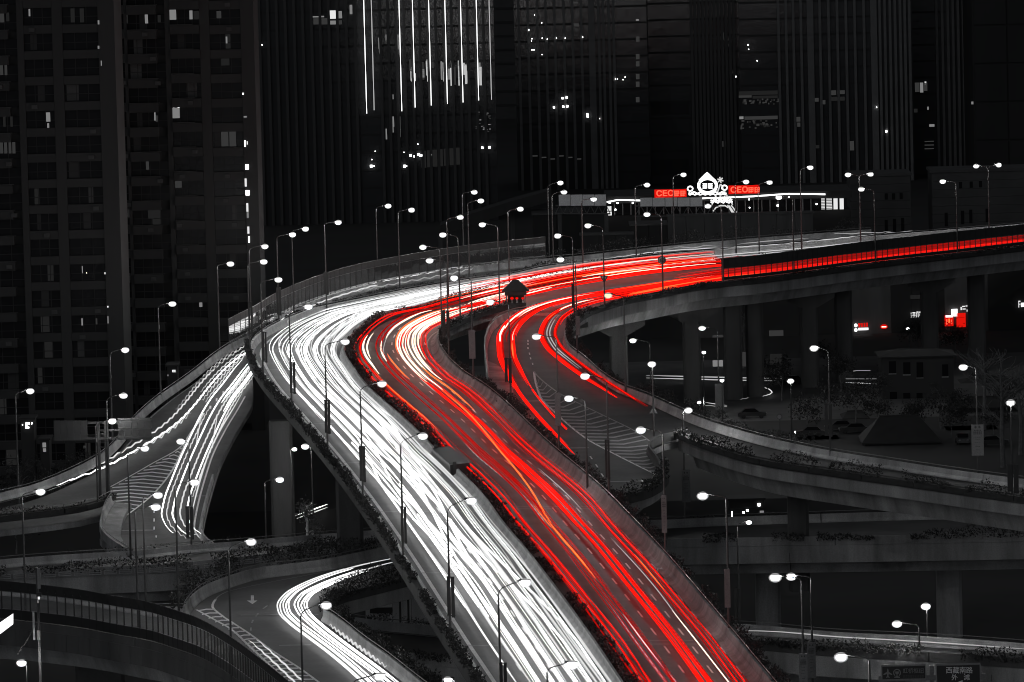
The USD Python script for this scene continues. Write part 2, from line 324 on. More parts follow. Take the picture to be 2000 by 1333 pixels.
TYPE_OUT = [(0, 0), (0, 1.0), (.2, 1.0), (.27, .42), (.46, .12), (.46, 0)]          # concrete barrier, inner slope to the right
WIDE = [(0, 0), (0, 1.0), (.25, 1.0), (.42, .5), (.7, .2), (1.15, .05), (1.15, 0)]
def parapet(parent, P, h, side, material='concrete', seg=26, base=None, rail=True, cope=None, prof=TYPE_OUT):
    """barrier pieces along P (traced along its top); side +1: road lies right of travel"""
    Q = P.copy(); Q[:, 2] -= h
    for c in runs(Q, seg, .12):
        obj('parapet', sweep(c, [(side * u, v * h) for u, v in prof]), material, parent)
    if cope: obj('coping', sweep(Q, [(-side * .03, h + .002), (-side * .03, h + .07), (side * .25, h + .07), (side * .25, h + .002)]), cope, parent)
    if rail:
        top = offset(Q, side * .1, h + .32)
        obj('handrail', tube(top, .045, 5), 'steel', parent)
def girder(parent, P, h, side, depth=2.3, inn=8.0, fascia=.75, material='concrete_grey'):
    Q = P.copy(); Q[:, 2] -= h + .04
    s = -side
    pr = [(-s * .02, -.0), (-s * .02, -fascia), (-s * 1.6, -fascia - .25), (-s * 2.2, -depth), (-s * inn, -depth), (-s * inn, -.3)]
    for c in runs(Q, 33, .06): obj('girder', sweep(c, pr), material, parent)
def planter(parent, P, h, side, drop=.75, plants=True, per_m=34, top=.75, leaf='leaf_dark'):
    """box hung outside the parapet, with its band of plants"""
    Q = P.copy(); Q[:, 2] -= .15
    for c in runs(offset(Q, -side * .32), 9, .15):
        obj('planter_box', sweep(c, [(-.28, -drop), (-.28, 0), (.28, 0), (.28, -drop)]), 'planter', parent)
    if plants: return leaves(offset(P, -side * .38), per_m, .75, -.45, top)
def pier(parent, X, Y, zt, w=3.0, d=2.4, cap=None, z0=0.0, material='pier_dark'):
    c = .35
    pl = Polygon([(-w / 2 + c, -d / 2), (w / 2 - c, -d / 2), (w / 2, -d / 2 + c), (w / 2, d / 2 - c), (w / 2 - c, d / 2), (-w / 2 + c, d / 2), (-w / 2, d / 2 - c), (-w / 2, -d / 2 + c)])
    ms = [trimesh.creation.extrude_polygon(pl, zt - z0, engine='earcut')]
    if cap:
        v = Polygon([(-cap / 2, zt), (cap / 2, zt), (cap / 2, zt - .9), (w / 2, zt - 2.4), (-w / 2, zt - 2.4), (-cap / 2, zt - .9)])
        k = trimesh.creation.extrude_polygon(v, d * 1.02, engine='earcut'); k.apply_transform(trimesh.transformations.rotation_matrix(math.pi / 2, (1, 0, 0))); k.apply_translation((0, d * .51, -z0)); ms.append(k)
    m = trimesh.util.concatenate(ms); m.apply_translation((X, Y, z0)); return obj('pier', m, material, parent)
def joints(parent, A, B, ys, z, wid=.28):
    """steel expansion joints across a carriageway between picture edges A and B at rows ys"""
    for y in ys:
        a, b = W(A(y), y, z), W(B(y), y, z)
        P = np.linspace(a, b, 8); P[:, 2] = z + .03
        obj('expansion_joint', ribbon(P, wid, 0), 'steel', parent)
XL, XM, XR = (PchipInterpolator([p[1] for p in sorted(q, key=lambda a: a[1])], [p[0] for p in sorted(q, key=lambda a: a[1])]) for q in (L_PX, M_PX, R_PX))
E_SH = []      # bands of plants

# ---- main elevated road
road = thing('elevated_road', 'wide main elevated road with white and red streaks, curving from foreground to far right', kind='structure')
mainpoly = np.vstack([Lw[:, :2], Nw[::-1, :2], W(1030, 604, 18)[None, :2], Rw[::-1, :2]])
obj('deck_slab', slab(mainpoly, ZM, .7), 'concrete_grey', road)
V, f, _ = patch(mainpoly, ZM); obj('road_surface', (V, f), 'asphalt', road)
bend = int(np.argmin(np.abs(Lw[:, 1] - W(716, 581.6, 19)[1])))
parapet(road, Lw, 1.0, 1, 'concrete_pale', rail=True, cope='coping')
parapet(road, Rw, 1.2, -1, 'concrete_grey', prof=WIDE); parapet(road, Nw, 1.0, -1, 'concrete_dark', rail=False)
girder(road, Lw, 1.0, 1, inn=10); girder(road, Rw, 1.2, -1, inn=9); girder(road, Nw, 1.0, -1, fascia=1.5, depth=3.2, inn=12)
E_SH += [planter(road, Lw[: bend + 30], 1.0, 1, drop=1.25, per_m=45, top=.5), planter(road, Rw, 1.2, -1, drop=.8, per_m=30, top=.7), planter(road, Nw, 1.0, -1, drop=.6, per_m=30, top=.1)]
# median: bright barrier on the headlight side, hedge trough, low kerb on the tail light side
cut = [i for i in range(len(Mw)) if not (876 < proj(Mw[i])[1] < 912)]
k0 = cut.index(next(i for i in cut if proj(Mw[i])[1] < 880))
m1, m2 = Mw[:cut[k0 - 1] + 1], Mw[cut[k0]:]
tip = int(np.argmin(m2[:, 0] + 0 * m2[:, 1]))
med = thing('median_barrier', 'pale concrete median barrier with a dark hedge trough between headlight and tail light carriageways', 'barrier')
for mm in (m1, m2):
    Q = mm.copy(); Q[:, 2] -= 1.0
    for c in runs(Q, 24, .1): obj('barrier_segment', sweep(c, [(-.55, 0), (-.5, .25), (-.2, .5), (-.1, 1.0), (.12, 1.0), (.12, 0)]), 'concrete_pale', med)
    obj('trough', sweep(offset(Q, 1.0), [(-.86, 0), (-.86, .35), (.75, .35), (.75, 0)]), 'planter', med)
E_SH += [leaves(offset(m2, 1.0), 40, 1.3, -.6, .35), leaves(offset(m1, 1.0), 26, 1.3, -.6, -.05)]
g0, g1 = W(868, 880, 18.), W(875, 914, 18.)
gt = thing('crash_gate', 'dark steel emergency gate closing the gap in the median barrier', 'gate', at=(g0 + g1) / 2)
gc = np.array([q for q in Mw if 874 < proj(q)[1] < 916]); gc[:, 2] = 18
obj('gate_panel', sweep(gc, [(-.5, .0), (-.5, 1.15), (1.7, 1.3), (1.7, .0)]), 'steel_dark', gt)
for p in (gc[0], gc[-1]): obj('gate_post', box(p[0] - .2, p[0] + .2, p[1] - .2, p[1] + .2, 18, 19.5), 'steel_dark', gt)
joints(road, lambda y: XL(y - 12) + 18, lambda y: XM(y) - 4, [722, 828, 905, 1000, 1120, 1262], 18.02)
joints(road, lambda y: XM(y) + 48, lambda y: XR(y - 20) - 8, [822, 896, 991, 995, 1252, 1259], 18.02)
# lane dashes on the tail light side and the road edge lines
for u, ys in ((.36, (640, 1400)), (.58, (640, 1400)), (.80, (640, 1400))):
    C = np.array([W(XM(y) + 40 + (XR(y) - XM(y) - 40) * u, y, ZM) for y in np.arange(ys[0], ys[1], 3)])
    for c in runs(C, 4.5, 7.5): obj('lane_dash', ribbon(c, .17, .03), 'paint', road)
for u in (.32, .54, .76):
    C = np.array([W(XL(y) + (XM(y) - XL(y)) * u, y, ZM) for y in np.arange(560, 1400, 3)])
    for c in runs(C, 4.5, 7.5): obj('lane_dash', ribbon(c, .17, .03), 'paint', road)
obj('edge_line', ribbon(offset(Rw, -1.6, -1.2), .2, .03), 'paint_worn', road); obj('edge_line', ribbon(offset(Lw, 1.45, -1.0), .36, .03), 'paint', road)
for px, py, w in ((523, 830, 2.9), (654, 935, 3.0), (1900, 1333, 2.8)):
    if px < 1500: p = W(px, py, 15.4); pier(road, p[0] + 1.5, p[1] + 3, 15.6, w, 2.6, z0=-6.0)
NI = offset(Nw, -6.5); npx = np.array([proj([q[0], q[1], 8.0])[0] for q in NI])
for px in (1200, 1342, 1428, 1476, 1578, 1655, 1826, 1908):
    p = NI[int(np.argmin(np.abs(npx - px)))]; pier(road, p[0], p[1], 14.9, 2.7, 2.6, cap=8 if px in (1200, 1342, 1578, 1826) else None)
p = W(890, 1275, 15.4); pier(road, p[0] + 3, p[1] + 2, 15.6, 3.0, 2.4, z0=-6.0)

# ---- the two-way slip road on the right with its painted gore
slip = thing('elevated_road', 'slip road on the right splitting round a striped gore, with red streaks on both branches', kind='structure')
epoly = np.vstack([ELw[:, :2], EHw[1:, :2], EN1[1:, :2], EN2[1:, :2], ENw[1:, :2], N2w[::-1, :2]])
obj('deck_slab', slab(epoly, zE, .7), 'concrete_grey', slip)
V, f, _ = patch(epoly, zE); obj('road_surface', (V, f), 'asphalt_old', slip)
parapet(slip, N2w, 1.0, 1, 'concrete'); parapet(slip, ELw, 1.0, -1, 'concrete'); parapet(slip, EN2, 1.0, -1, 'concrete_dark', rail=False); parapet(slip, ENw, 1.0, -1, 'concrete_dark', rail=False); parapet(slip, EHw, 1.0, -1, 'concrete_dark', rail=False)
girder(slip, ENw, 1.0, -1, fascia=1.3, depth=3.4, inn=6); girder(slip, EN1, 1.0, -1, fascia=1.2, depth=2.6, inn=4); girder(slip, ELw, 1.0, -1, inn=5)
parapet(slip, EN1, 1.0, -1, 'concrete_dark', rail=False)
E_SH += [planter(slip, ENw, 1.0, -1, drop=.6, per_m=40, top=.9), planter(slip, N2w[:60], 1.0, 1, drop=.7, per_m=36, top=1.1), planter(slip, EN1, 1., -1, drop=1.0, per_m=60, top=1.4), leaves(offset(EHw, .3), 40, 1.6, -.6, 1.0)]
cl = [(1043, 727), (1055, 775), (1082, 805), (1097, 819), (1150, 861), (1185, 880), (1240, 908), (1287, 931)]
cr_ = [(1043, 727), (1086, 765), (1147, 797), (1190, 818), (1240, 843), (1268, 862)]
fl = PchipInterpolator([p[1] for p in cl], [p[0] for p in cl]); fr = PchipInterpolator([p[1] for p in cr_], [p[0] for p in cr_])
obj('edge_line', ribbon(chain(cl, zE, 2), .28, .05), 'paint', slip); obj('edge_line', ribbon(chain(cr_, zE, 2), .22, .05), 'paint_worn', slip)
nose = lambda y: 1268 + (y - 867) / (924 - 867) * 28 - 3
for y in np.arange(742, 928, 6.6):
    a = fl(y); k = y - 9 if y < 870 else y - 7
    b = float(fr(min(k, 861))) if k < 861 else nose(y - 4)
    if b - a < 6: continue
    e = a + (b - a) * .56; yb = max(k, y - 9) if k < 861 else y - 4
    obj('chevron_stripe', mark([(a + 1, y - 1), (e, y), (b - 1, yb), (b - 1, yb + 2.1), (e, y + 2.5), (a + 1, y + 1.4)], zE), 'paint_worn', slip)
for x, y in ((1031, 667), (1031, 673), (1031, 681), (1034, 692), (1036, 701), (1040, 712)):
    obj('lane_dash', mark([(x - 1.2, y - 2), (x + 1.2, y - 2), (x + 1.7, y + 2), (x - .8, y + 2)], zE), 'paint', slip)
for x, y in ((1154, 895), (1165, 911), (1176, 929)):
    obj('lane_dash', mark([(x - 3, y - 3), (x, y - 3), (x + 4, y + 3), (x + 1, y + 3)], zE), 'paint', slip)
for xa, xb, y in ((1020, 1090, 784), (1090, 1150, 876), (1192, 1266, 941)):
    obj('expansion_joint', mark([(xa, y), (xb, y - 1), (xb, y + .4), (xa, y + 1.4)], zE), 'steel', slip)
for px, py in ((1560, 950),):
    p = W(px, py, 12.5); pier(slip, p[0], p[1] + 3, 12.2, 2.4, 2.2)

# ---- descending road on the left
left = thing('elevated_road', 'left road running down beside the apartment towers, forked round a striped gore', kind='structure')
Lback = offset(Lw, -.12)
i0 = int(np.argmin(np.abs(Lw[:, 1] - W(492, 690, 19)[1]))); i1 = int(np.argmin(np.abs(Lw[:, 1] - W(1216, 507, 19)[1])))
bpoly = np.vstack([BFw[:, :2], BF2w[1:6, :2], Lback[i0:i1, :2][::-1], BRw[:, :2], BNOw[:, :2], BNw[1:, :2]])
obj('deck_slab', slab(bpoly, zB, .7), 'concrete_grey', left)
V, f, _ = patch(bpoly, zB); obj('road_surface', (V, f), 'asphalt_old', left)
parapet(left, BFw, 1.0, 1, 'concrete'); parapet(left, BF2w, 1.0, 1, 'concrete_grey'); parapet(left, BNOw, 1.0, 1, 'concrete'); parapet(left, BNw, 1.0, 1, 'concrete_dark')
parapet(left, BRw[-14:], .9, 1, 'concrete', rail=False)
girder(left, BNw[8:], 1.0, 1, fascia=1.2, depth=3.4, inn=3.2); girder(left, BNOw, 1.0, 1, fascia=1.1, depth=2.4, inn=2.4)
E_SH += [planter(left, BNw, 1.0, 1, drop=.6, per_m=30, top=.5), leaves(offset(BF2w, -1.0), 60, 2.2, -.6, 1.4)]
obj('edge_line', ribbon(offset(chain(BR_PX[2:], zB, 2), .9), .22, .05), 'paint', left)
obj('edge_line', ribbon(offset(BFw, 1.3, -1.), .2, .06), 'paint_worn', left)
bl = [(362, 865), (345, 880), (300, 905), (260, 928), (216, 952)]; br = [(362, 865), (345, 905), (323, 939), (290, 975), (262, 997), (226, 1025), (213, 1047)]
obj('edge_line', ribbon(chain(bl, zB, 2), .24, .06), 'paint', left); obj('edge_line', ribbon(chain(br, zB, 2), .24, .06), 'paint', left)
obj('edge_line', ribbon(chain([(362, 865), (372, 848), (390, 822), (398, 808)], zB, 2), .3, .06), 'paint', left)
bls, brs = sorted(bl, key=lambda p: p[1]), sorted(br, key=lambda p: p[1])
gl = PchipInterpolator([p[1] for p in bls], [p[0] for p in bls]); gr = PchipInterpolator([p[1] for p in brs], [p[0] for p in brs])
for y in np.arange(876, 1042, 6.8):
    a = float(gl(y)) if y < 952 else (216 + (y - 964) * .25 if y < 985 else 222 - (y - 985) * .05); b = float(gr(y + 2))
    if b - a < 5: continue
    e = a + (b - a) * .45
    obj('chevron_stripe', mark([(a + 1, y + 2), (e, y - 1), (b - 1, y + 3), (b - 1, y + 5), (e, y + 1.2), (a + 1, y + 4)], zB, .06), 'paint', left)
for x, y in ((436, 768), (423, 782), (411, 797), (301, 1000), (301, 1017), (301, 1033), (305, 1050)):
    obj('lane_dash', mark([(x - 1.3, y - 3), (x + 1.8, y - 3), (x + 1.5, y + 3), (x - 1.6, y + 3)], zB, .06), 'paint', left)
for xa, xb, y in ((222, 300, 1037), (330, 392, 1037), (372, 404, 970)):
    obj('expansion_joint', mark([(xa, y), (xb, y - 1), (xb, y + .3), (xa, y + 1.3)], zB, .06), 'steel', left)

# ---- crossing road under the main road, seen left and right of it
cross = thing('elevated_road', 'low crossing road with planted parapets passing under the main road', kind='structure')
cpoly = np.vstack([CFw[:, :2], CNw[::-1, :2]])
obj('deck_slab', slab(cpoly, ZC, .8), 'concrete_grey', cross)
V, f, _ = patch(cpoly, ZC); obj('road_surface', (V, f), 'asphalt_old', cross)
parapet(cross, CFw, 1.0, 1, 'concrete'); parapet(cross, CNw, 1.0, -1, 'concrete_grey', rail=False)
girder(cross, CNw, 1.0, -1, fascia=2.0, depth=3.4, inn=9)
E_SH += [leaves(offset(CNw, .3), 60, 1.1, -.5, .8), leaves(offset(CFw, -.5), 12, .6, -.4, .3)]
for c in runs(offset(CNw[CNw[:, 0] < 0], .62, -.75), 1.35, .35):          # pale railing frames hung outside
    T = np.linspace(c[0], c[-1], 3); obj('railing_frame', [tube(T + [0, 0, 0.0], .05, 4), tube(T + [0, 0, .42], .05, 4), tube(np.linspace(T[0], T[0] + [0, 0, .42], 3), .05, 4), tube(np.linspace(T[-1], T[-1] + [0, 0, .42], 3), .05, 4), tube(np.linspace(T[0] + [0, 0, .21], T[-1] + [0, 0, .21], 3), .04, 4)], 'concrete', cross)
for px in (1855, 1500):
    p = W(px, 1104, 2.6); pier(cross, p[0], p[1] + 2, 3.0, 2.9, 2.2, z0=-6.0, material='concrete')

# ---- hairpin ramp bottom left with the glass noise barrier
ramp = thing('elevated_road', 'hairpin ramp at the lower left with arrow and striped gore, white streaks round its bend', kind='structure')
dpoly = np.vstack([DOw[:, :2], DFLw[1:, :2], DBw[:, :2], DIw[:, :2], DI2w[1:, :2]])
obj('deck_slab', slab(dpoly, ZD, .8), 'concrete_grey', ramp)
V, f, _ = patch(dpoly, ZD); obj('road_surface', (V, f), 'asphalt', ramp)
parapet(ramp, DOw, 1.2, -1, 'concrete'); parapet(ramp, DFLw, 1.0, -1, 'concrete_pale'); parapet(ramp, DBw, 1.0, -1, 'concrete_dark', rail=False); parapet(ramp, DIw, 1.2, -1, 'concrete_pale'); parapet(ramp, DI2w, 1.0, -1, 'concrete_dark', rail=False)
girder(ramp, DBw, 1.0, -1, fascia=1.6, depth=3.4, inn=7); girder(ramp, DIw, 1.2, -1, fascia=1.0, inn=6); girder(ramp, DI2w, 1.0, -1, fascia=1.3, depth=1.9, inn=6)
E_SH += [leaves(offset(DOw, .7), 70, 1.5, -.4, 1.6), leaves(offset(DIw, .8), 70, 1.2, -.5, .5), leaves(offset(DI2w, .2), 110, 1.8, -.3, 1.5)]
for c in runs(offset(DBw, -.03, -1.1), 1.9, .06): obj('fascia_panel', sweep(c, [(.0, -1.55), (.0, .25), (.14, .25), (.14, -1.55)]), 'concrete_dark', ramp)
drl = [(421, 1172), (415, 1183), (433, 1203), (457, 1219), (486, 1238), (532, 1272), (585, 1306), (622, 1333), (700, 1390)]
dll = [(384, 1192), (420, 1212), (450, 1229), (486, 1262), (520, 1294), (560, 1332), (620, 1390)]
obj('edge_line', ribbon(chain(drl, ZD, 2), .26, .04), 'paint', ramp); obj('edge_line', ribbon(chain(dll, ZD, 2), .26, .04), 'paint', ramp)
obj('edge_line', ribbon(chain([(421, 1172), (440, 1158), (480, 1148), (560, 1132), (700, 1106)], ZD, 2), .16, .04), 'paint_worn', ramp)
ql, qr = (PchipInterpolator([p[1] for p in sorted(q, key=lambda a: a[1])], [p[0] for p in sorted(q, key=lambda a: a[1])]) for q in (dll, drl[1:]))
for y in np.arange(1190, 1345, 7.2):
    a, b = float(ql(max(y, 1193))) + 1, float(qr(y)) - 1
    if b - a < 6: continue
    e = a + (b - a) * .5
    obj('chevron_stripe', mark([(a, y + 3), (e, y), (b, y), (b, y + 2.3), (e, y + 2.4), (a, y + 5.4)], ZD, .04), 'paint', ramp)
obj('lane_arrow', mark([(490, 1164), (496, 1164), (496, 1174), (503, 1174), (493, 1181), (482, 1174), (490, 1174)], ZD, .04), 'paint', ramp)
for x, y, dx in ((549, 1172, 5), (518, 1187, 4), (502, 1202, 2), (493, 1215, 1), (490, 1230, 0)):
    obj('lane_dash', mark([(x + dx - 1.6, y - 3), (x + dx + 1.8, y - 3), (x - dx + 1.6, y + 3), (x - dx - 1.8, y + 3)], ZD, .04), 'paint_worn', ramp)
for xa, xb, y in ((470, 560, 1202), (545, 622, 1202), (545, 607, 1261)):
    obj('expansion_joint', mark([(xa, y), (xb, y - 1), (xb, y + .3), (xa, y + 1.3)], ZD, .04), 'steel', ramp)
for px, py in ((190, 1290), (340, 1330)):
    p = W(px, py, 6.5); pier(ramp, p[0], p[1] + 4, 6.6, 5.0, 2.4, z0=-6.0)

# ---- low ramps bottom right and under the main road
low = thing('elevated_road', 'lowest ramp crossing the bottom right corner in front of the piers', kind='structure')
gpoly = np.vstack([GFw[:, :2], GNw[::-1, :2]])
obj('deck_slab', slab(gpoly, ZG, .8), 'concrete_grey', low); V, f, _ = patch(gpoly, ZG); obj('road_surface', (V, f), 'asphalt_old', low)
parapet(low, GFw, 1.0, 1, 'concrete'); parapet(low, GNw, 1.0, -1, 'concrete_dark', rail=False); girder(low, GNw, 1.0, -1, fascia=2.0, depth=3.6, inn=8)
E_SH += [leaves(offset(GNw, .3), 55, 1.0, -.5, .55)]
under = thing('elevated_road', 'short piece of low road glimpsed in the triangle below the main road', kind='structure')
hpoly = np.vstack([HFw[:, :2], HNw[::-1, :2]])
obj('deck_slab', slab(hpoly, ZH, .8), 'concrete_grey', under); V, f, _ = patch(hpoly, ZH); obj('road_surface', (V, f), 'asphalt_old', under)
parapet(under, HFw, 1.1, 1, 'concrete_pale'); parapet(under, HNw, 1.0, -1, 'concrete', rail=False); girder(under, HNw, 1.0, -1, fascia=1.6, depth=2.4, inn=4)
obj('edge_line', ribbon(offset(HFw, 1.2, -1.0), .22, .04), 'paint', under)
E_SH += [leaves(offset(HFw, -1.4), 50, 1.6, -1, .9), leaves(offset(HNw, .3), 60, 1.2, -.5, .6)]
NM = ['clipped hedge hanging in planters along the left edge of the main road', 'hedge in planters along the right parapet of the main road', 'shrubs under the noise barrier of the far right main road',
      'dark hedge in the median round the bend', 'sparse planting in the median of the near straight', 'shrubs along the near edge of the right slip road', 'bushes outside the inner curve of the right slip road',
      'bushes under the tip of the striped gore on the right', 'strip of shrubs between the main road and the right slip road', 'planting on the near edge of the left road', 'planting beside the distant end of the left road',
      'grassy planting on the near parapet of the crossing road', 'planting on the far kerb of the crossing road', 'bushes behind the outer wall of the hairpin ramp', 'bushes down the inner wall of the hairpin ramp',
      'thick bushes on the inner edge of the hairpin arm', 'plants on the near parapet of the lowest right ramp', 'bushes behind the low wall in the triangle under the main road', 'bushes in front of the low wall under the main road']
for m, t in zip(E_SH, NM): obj('shrubs', m, 'leaf_dark', label=t, cat='shrubs', kind='stuff')
# ------------------------------------------------------------------ noise barriers
def noise_barrier(P, hgt, label, pitch, base, clear, flip=1, lean=0.0, midrail=None, glass='clear_panel'):
    """posts and panels standing on the parapet top P; clear = (from, to) heights of the transparent strip"""
    b = thing('noise_barrier', label, 'barrier', at=P[0])
    t = np.r_[0, np.cumsum(np.linalg.norm(np.diff(P, axis=0), axis=1))]; n = int(t[-1] / pitch); q = np.linspace(0, t[-1], n + 1)
    S = np.stack([np.interp(q, t, P[:, k]) for k in range(3)], 1); S[:, 2] += base
    NN = normals2(P); NN = np.stack([np.interp(q, t, NN[:, k]) for k in range(2)], 1)
    for i, s in enumerate(S):
        obj('post', tube([s, s + [0, 0, hgt * .8], s + [*(NN[i] * lean), hgt]], .07, 4), 'steel_dark', b)
    for i in range(n):
        a, c = S[i], S[i + 1]; d = (c - a); ln = np.linalg.norm(d); d /= ln; a = a + d * .05; c = c - d * .05
        tw = rng.normal(0, .006, 2)
        nn = np.array([*NN[i], 0])
        def panel(z0, z1, th, l0=0, l1=0):
            p = np.array([a + [0, 0, z0] + nn * l0, c + [0, 0, z0] + nn * l0, c + [0, 0, z1] + nn * l1 + nn * tw[0], a + [0, 0, z1] + nn * l1 + nn * tw[1]])
            o = nn * th / 2
            return np.vstack([p - o, p + o]), np.array([[0, 1, 2], [0, 2, 3], [4, 6, 5], [4, 7, 6], [0, 4, 5], [0, 5, 1], [3, 2, 6], [3, 6, 7], [0, 3, 7], [0, 7, 4], [1, 5, 6], [1, 6, 2]])
        if clear[0] > .05: obj('lower_panel', panel(.02, clear[0], .08), 'steel_dark', b)
        obj('clear_panel', panel(clear[0] + .02, clear[1], .02), glass, b)
        if clear[1] < hgt - .1: obj('upper_panel', panel(clear[1] + .02, hgt, .06, 0, lean), 'banner_dark', b)
    for z in (clear[0], clear[1]) + ((hgt,) if not lean else ()):
        obj('rail', tube(S + [0, 0, z], .05, 4), 'steel', b)
    return b
i0 = int(np.argmin(np.abs(BFw[:, 0] - W(437, 679, 19)[0])))
noise_barrier(BFw[i0:], 3.4, 'glass noise barrier behind the left road, catching reflected headlights', 2.6, .05, (.05, 2.4), lean=.0, glass='barrier_glass')
i0 = int(np.argmin(np.abs(Nw[:, 0] - W(1403, 550, 19)[0])))
noise_barrier(Nw[i0:], 3.3, 'dark noise barrier with a clear strip before the far red streaks', 1.35, .05, (.45, 1.75))
i0 = int(np.argmin(np.abs(DBw[:, 0] - W(0, 1209, 11)[0])))
noise_barrier(DBw[max(0, i0 - 12):], 3.9, 'glass noise barrier with dark posts on the lower left ramp', 1.35, .05, (1.0, 2.8), lean=.35)

# ------------------------------------------------------------------ streaks of head and tail lights
def xl(y, z): return W(XL(y), y, z)
YS = np.arange(432, 1402, 2.0)
PL = np.array([W(XL(y), y, 19.0) for y in YS]); PM = np.array([W(XM(y), y, 19.0) for y in YS]); PR = None
XRm = PchipInterpolator([430, 443, 470, 490, 507, 520, 530, 545, 560, 577, 592, 607, 619, 628, 640, 652, 666, 692, 726, 755, 779, 863, 962, 983, 1088, 1185, 1316, 1410],
                        [2230, 2110, 1830, 1690, 1540, 1390, 1300, 1200, 1118, 1045, 990, 938, 908, 888, 868, 860, 861, 873, 906, 951, 981, 1070, 1186, 1207, 1307, 1391, 1501, 1580])
PR = np.array([W(XRm(y), y, 19.2) for y in YS])
_q = (PM - PR)[:, :2]; PR[:, :2] += _q / np.linalg.norm(_q, axis=1, keepdims=True) * 1.9
def lane_path(A, B, u, y0, y1, h, z=ZM, wob=0.0, zig=0.0, n=None):
    """u: number or function of picture row; gives points over the deck"""
    n = n or int(abs(y1 - y0) / 4) + 8; ys = np.linspace(y0, y1, n)
    uu = np.array([u(y) for y in ys]) if callable(u) else np.full(n, u)
    a = np.stack([np.interp(ys, YS, A[:, k]) for k in range(2)], 1); b = np.stack([np.interp(ys, YS, B[:, k]) for k in range(2)], 1)
    P = np.c_[a + (b - a) * uu[:, None], np.full(n, z + h)]
    if wob:
        d = b - a; d /= np.linalg.norm(d, axis=1, keepdims=True)
        P[:, :2] += d * (wob * (meshkit.noise(np.stack([P[:, 1] / 38, P[:, 1] * 0 + rng.uniform(0, 99), P[:, 1] * 0], 1)) - .5))[:, None]
    if zig: P[:, 2] += zig * np.where(np.arange(n) % 2, 1, -1)
    return P
def pick(P, a, b):
    n = len(P); return P[int(a * n):max(int(b * n), int(a * n) + 3)]
def streak(P, r, m, label, group, name, dotted=0):
    if label.split()[0] in ('white', 'red'):
        a, b = proj(P[0]), proj(P[-1]); lo, hi = min(a[1], b[1]), max(a[1], b[1])
        w = ('hairline' if r < .05 else 'thin' if r < .075 else 'medium' if r < .1 else 'broad') + {'head_mid': ' softer', 'head_soft': ' faint', 'tail_deep': ' deep', 'tail_dim': ' dim'}.get(m, ' bright')
        label = f"{w} {label}" + (', reaching the bottom edge' if hi > 1333 else ', ending halfway down' if hi > 900 else '')
    if dotted:
        t = np.r_[0, np.cumsum(np.linalg.norm(np.diff(P, axis=0), axis=1))]; q = np.arange(0, t[-1], dotted / 3)
        P = np.stack([np.interp(q, t, P[:, k]) for k in range(3)], 1); rr = np.where(np.arange(len(q)) % 5 < 3, r, r * .12)
        return obj(name, tube(P, rr, 4), m, None, label, 'light streak', group)
    n = len(P); k = np.minimum(np.arange(n), np.arange(n)[::-1]); rr = r * np.clip(.25 + k / min(12, n / 3), 0, 1)
    return obj(name, tube(P, rr, 5), m, None, label, 'light streak', group)
WL, WG = 'white headlight streak along the left carriageway of the main elevated road', 'headlight streaks on the main road'
RL, RG = 'red tail light streak along the right carriageway of the main elevated road', 'tail light streaks on the main road'
def smooth(a, b, y0, y1): return lambda y: a + (b - a) * (lambda t: t * t * (3 - 2 * t))(min(1, max(0, (y - y0) / (y1 - y0))))
LN = [.285, .455, .64, .84]
WHERE = ['in the lane beside the hard shoulder','in the second lane from the hard shoulder','in the third lane from the hard shoulder','in the lane beside the median']
WL0, RL0 = 'white streak ', 'red streak '
for k, (u0, nc) in enumerate(zip(LN, (3, 4, 5, 6))):
    for c in range(nc):
        WL = WL0 + WHERE[k]
        cu = u0 + rng.normal(0, .02); h = rng.choice([.65, .7, .75, 1.0]); full = rng.random() < .6
        y0, y1 = (rng.uniform(512, 530), 1400) if full else (rng.uniform(520, 700), rng.uniform(800, 1400))
        if k == 3 and c < 2: y0 = 448
        if k == 0: y0 = max(y0, 560)
        drift = rng.normal(0, .015); uf = smooth(cu, cu + drift, 650, 1350); w = rng.uniform(.3, .7); seed_state = rng.bit_generator.state
        for s in (-1, 1):
            rng.bit_generator.state = seed_state
            P = lane_path(PL, PM, lambda y: uf(y) + s * .052, y0, y1, h, wob=w)
            streak(P, rng.choice([.025, .04, .06, .09]), rng.choice(['head_white', 'head_white', 'head_mid', 'head_soft']), WL, WG, 'headlight_streak', dotted=0)
        if rng.random() < .3: streak(lane_path(PL, PM, lambda y: uf(y) + .0, y0, y1, h + .7, wob=w), .06, 'head_soft', WL, WG, 'headlight_streak')
WL = 'white streak drifting between lanes'
for a, b, y0, y1, ya, yb in ((.455, .64, 780, 1010, 700, 1400), (.64, .455, 860, 1130, 640, 1400), (.84, .64, 760, 960, 600, 1400), (.285, .455, 900, 1150, 720, 1400), (.64, .84, 1000, 1260, 760, 1400), (.455, .285, 830, 960, 640, 1180)):
    uf = smooth(a, b, y0, y1)
    for s in (-1, 1): streak(lane_path(PL, PM, lambda y: uf(y) + s * .05, ya, yb, .68), .11, 'head_white', WL, WG, 'headlight_streak')
WL = 'white dotted short streak between lanes'
for u, ya, yb, h in ((.24, 790, 900, .7), (.30, 860, 1010, .7), (.40, 940, 1080, .65), (.78, 770, 860, .7), (.80, 780, 850, .7), (.52, 1090, 1170, .7), (.60, 1010, 1120, .7), (.36, 1000, 1200, .7), (.48, 900, 1100, 1.0)):
    streak(lane_path(PL, PM, u, ya, yb, h), .13, 'head_white', WL, WG, 'headlight_streak', dotted=1.6)
WL = 'thin wavy grey streak between the white bundles of the main road'
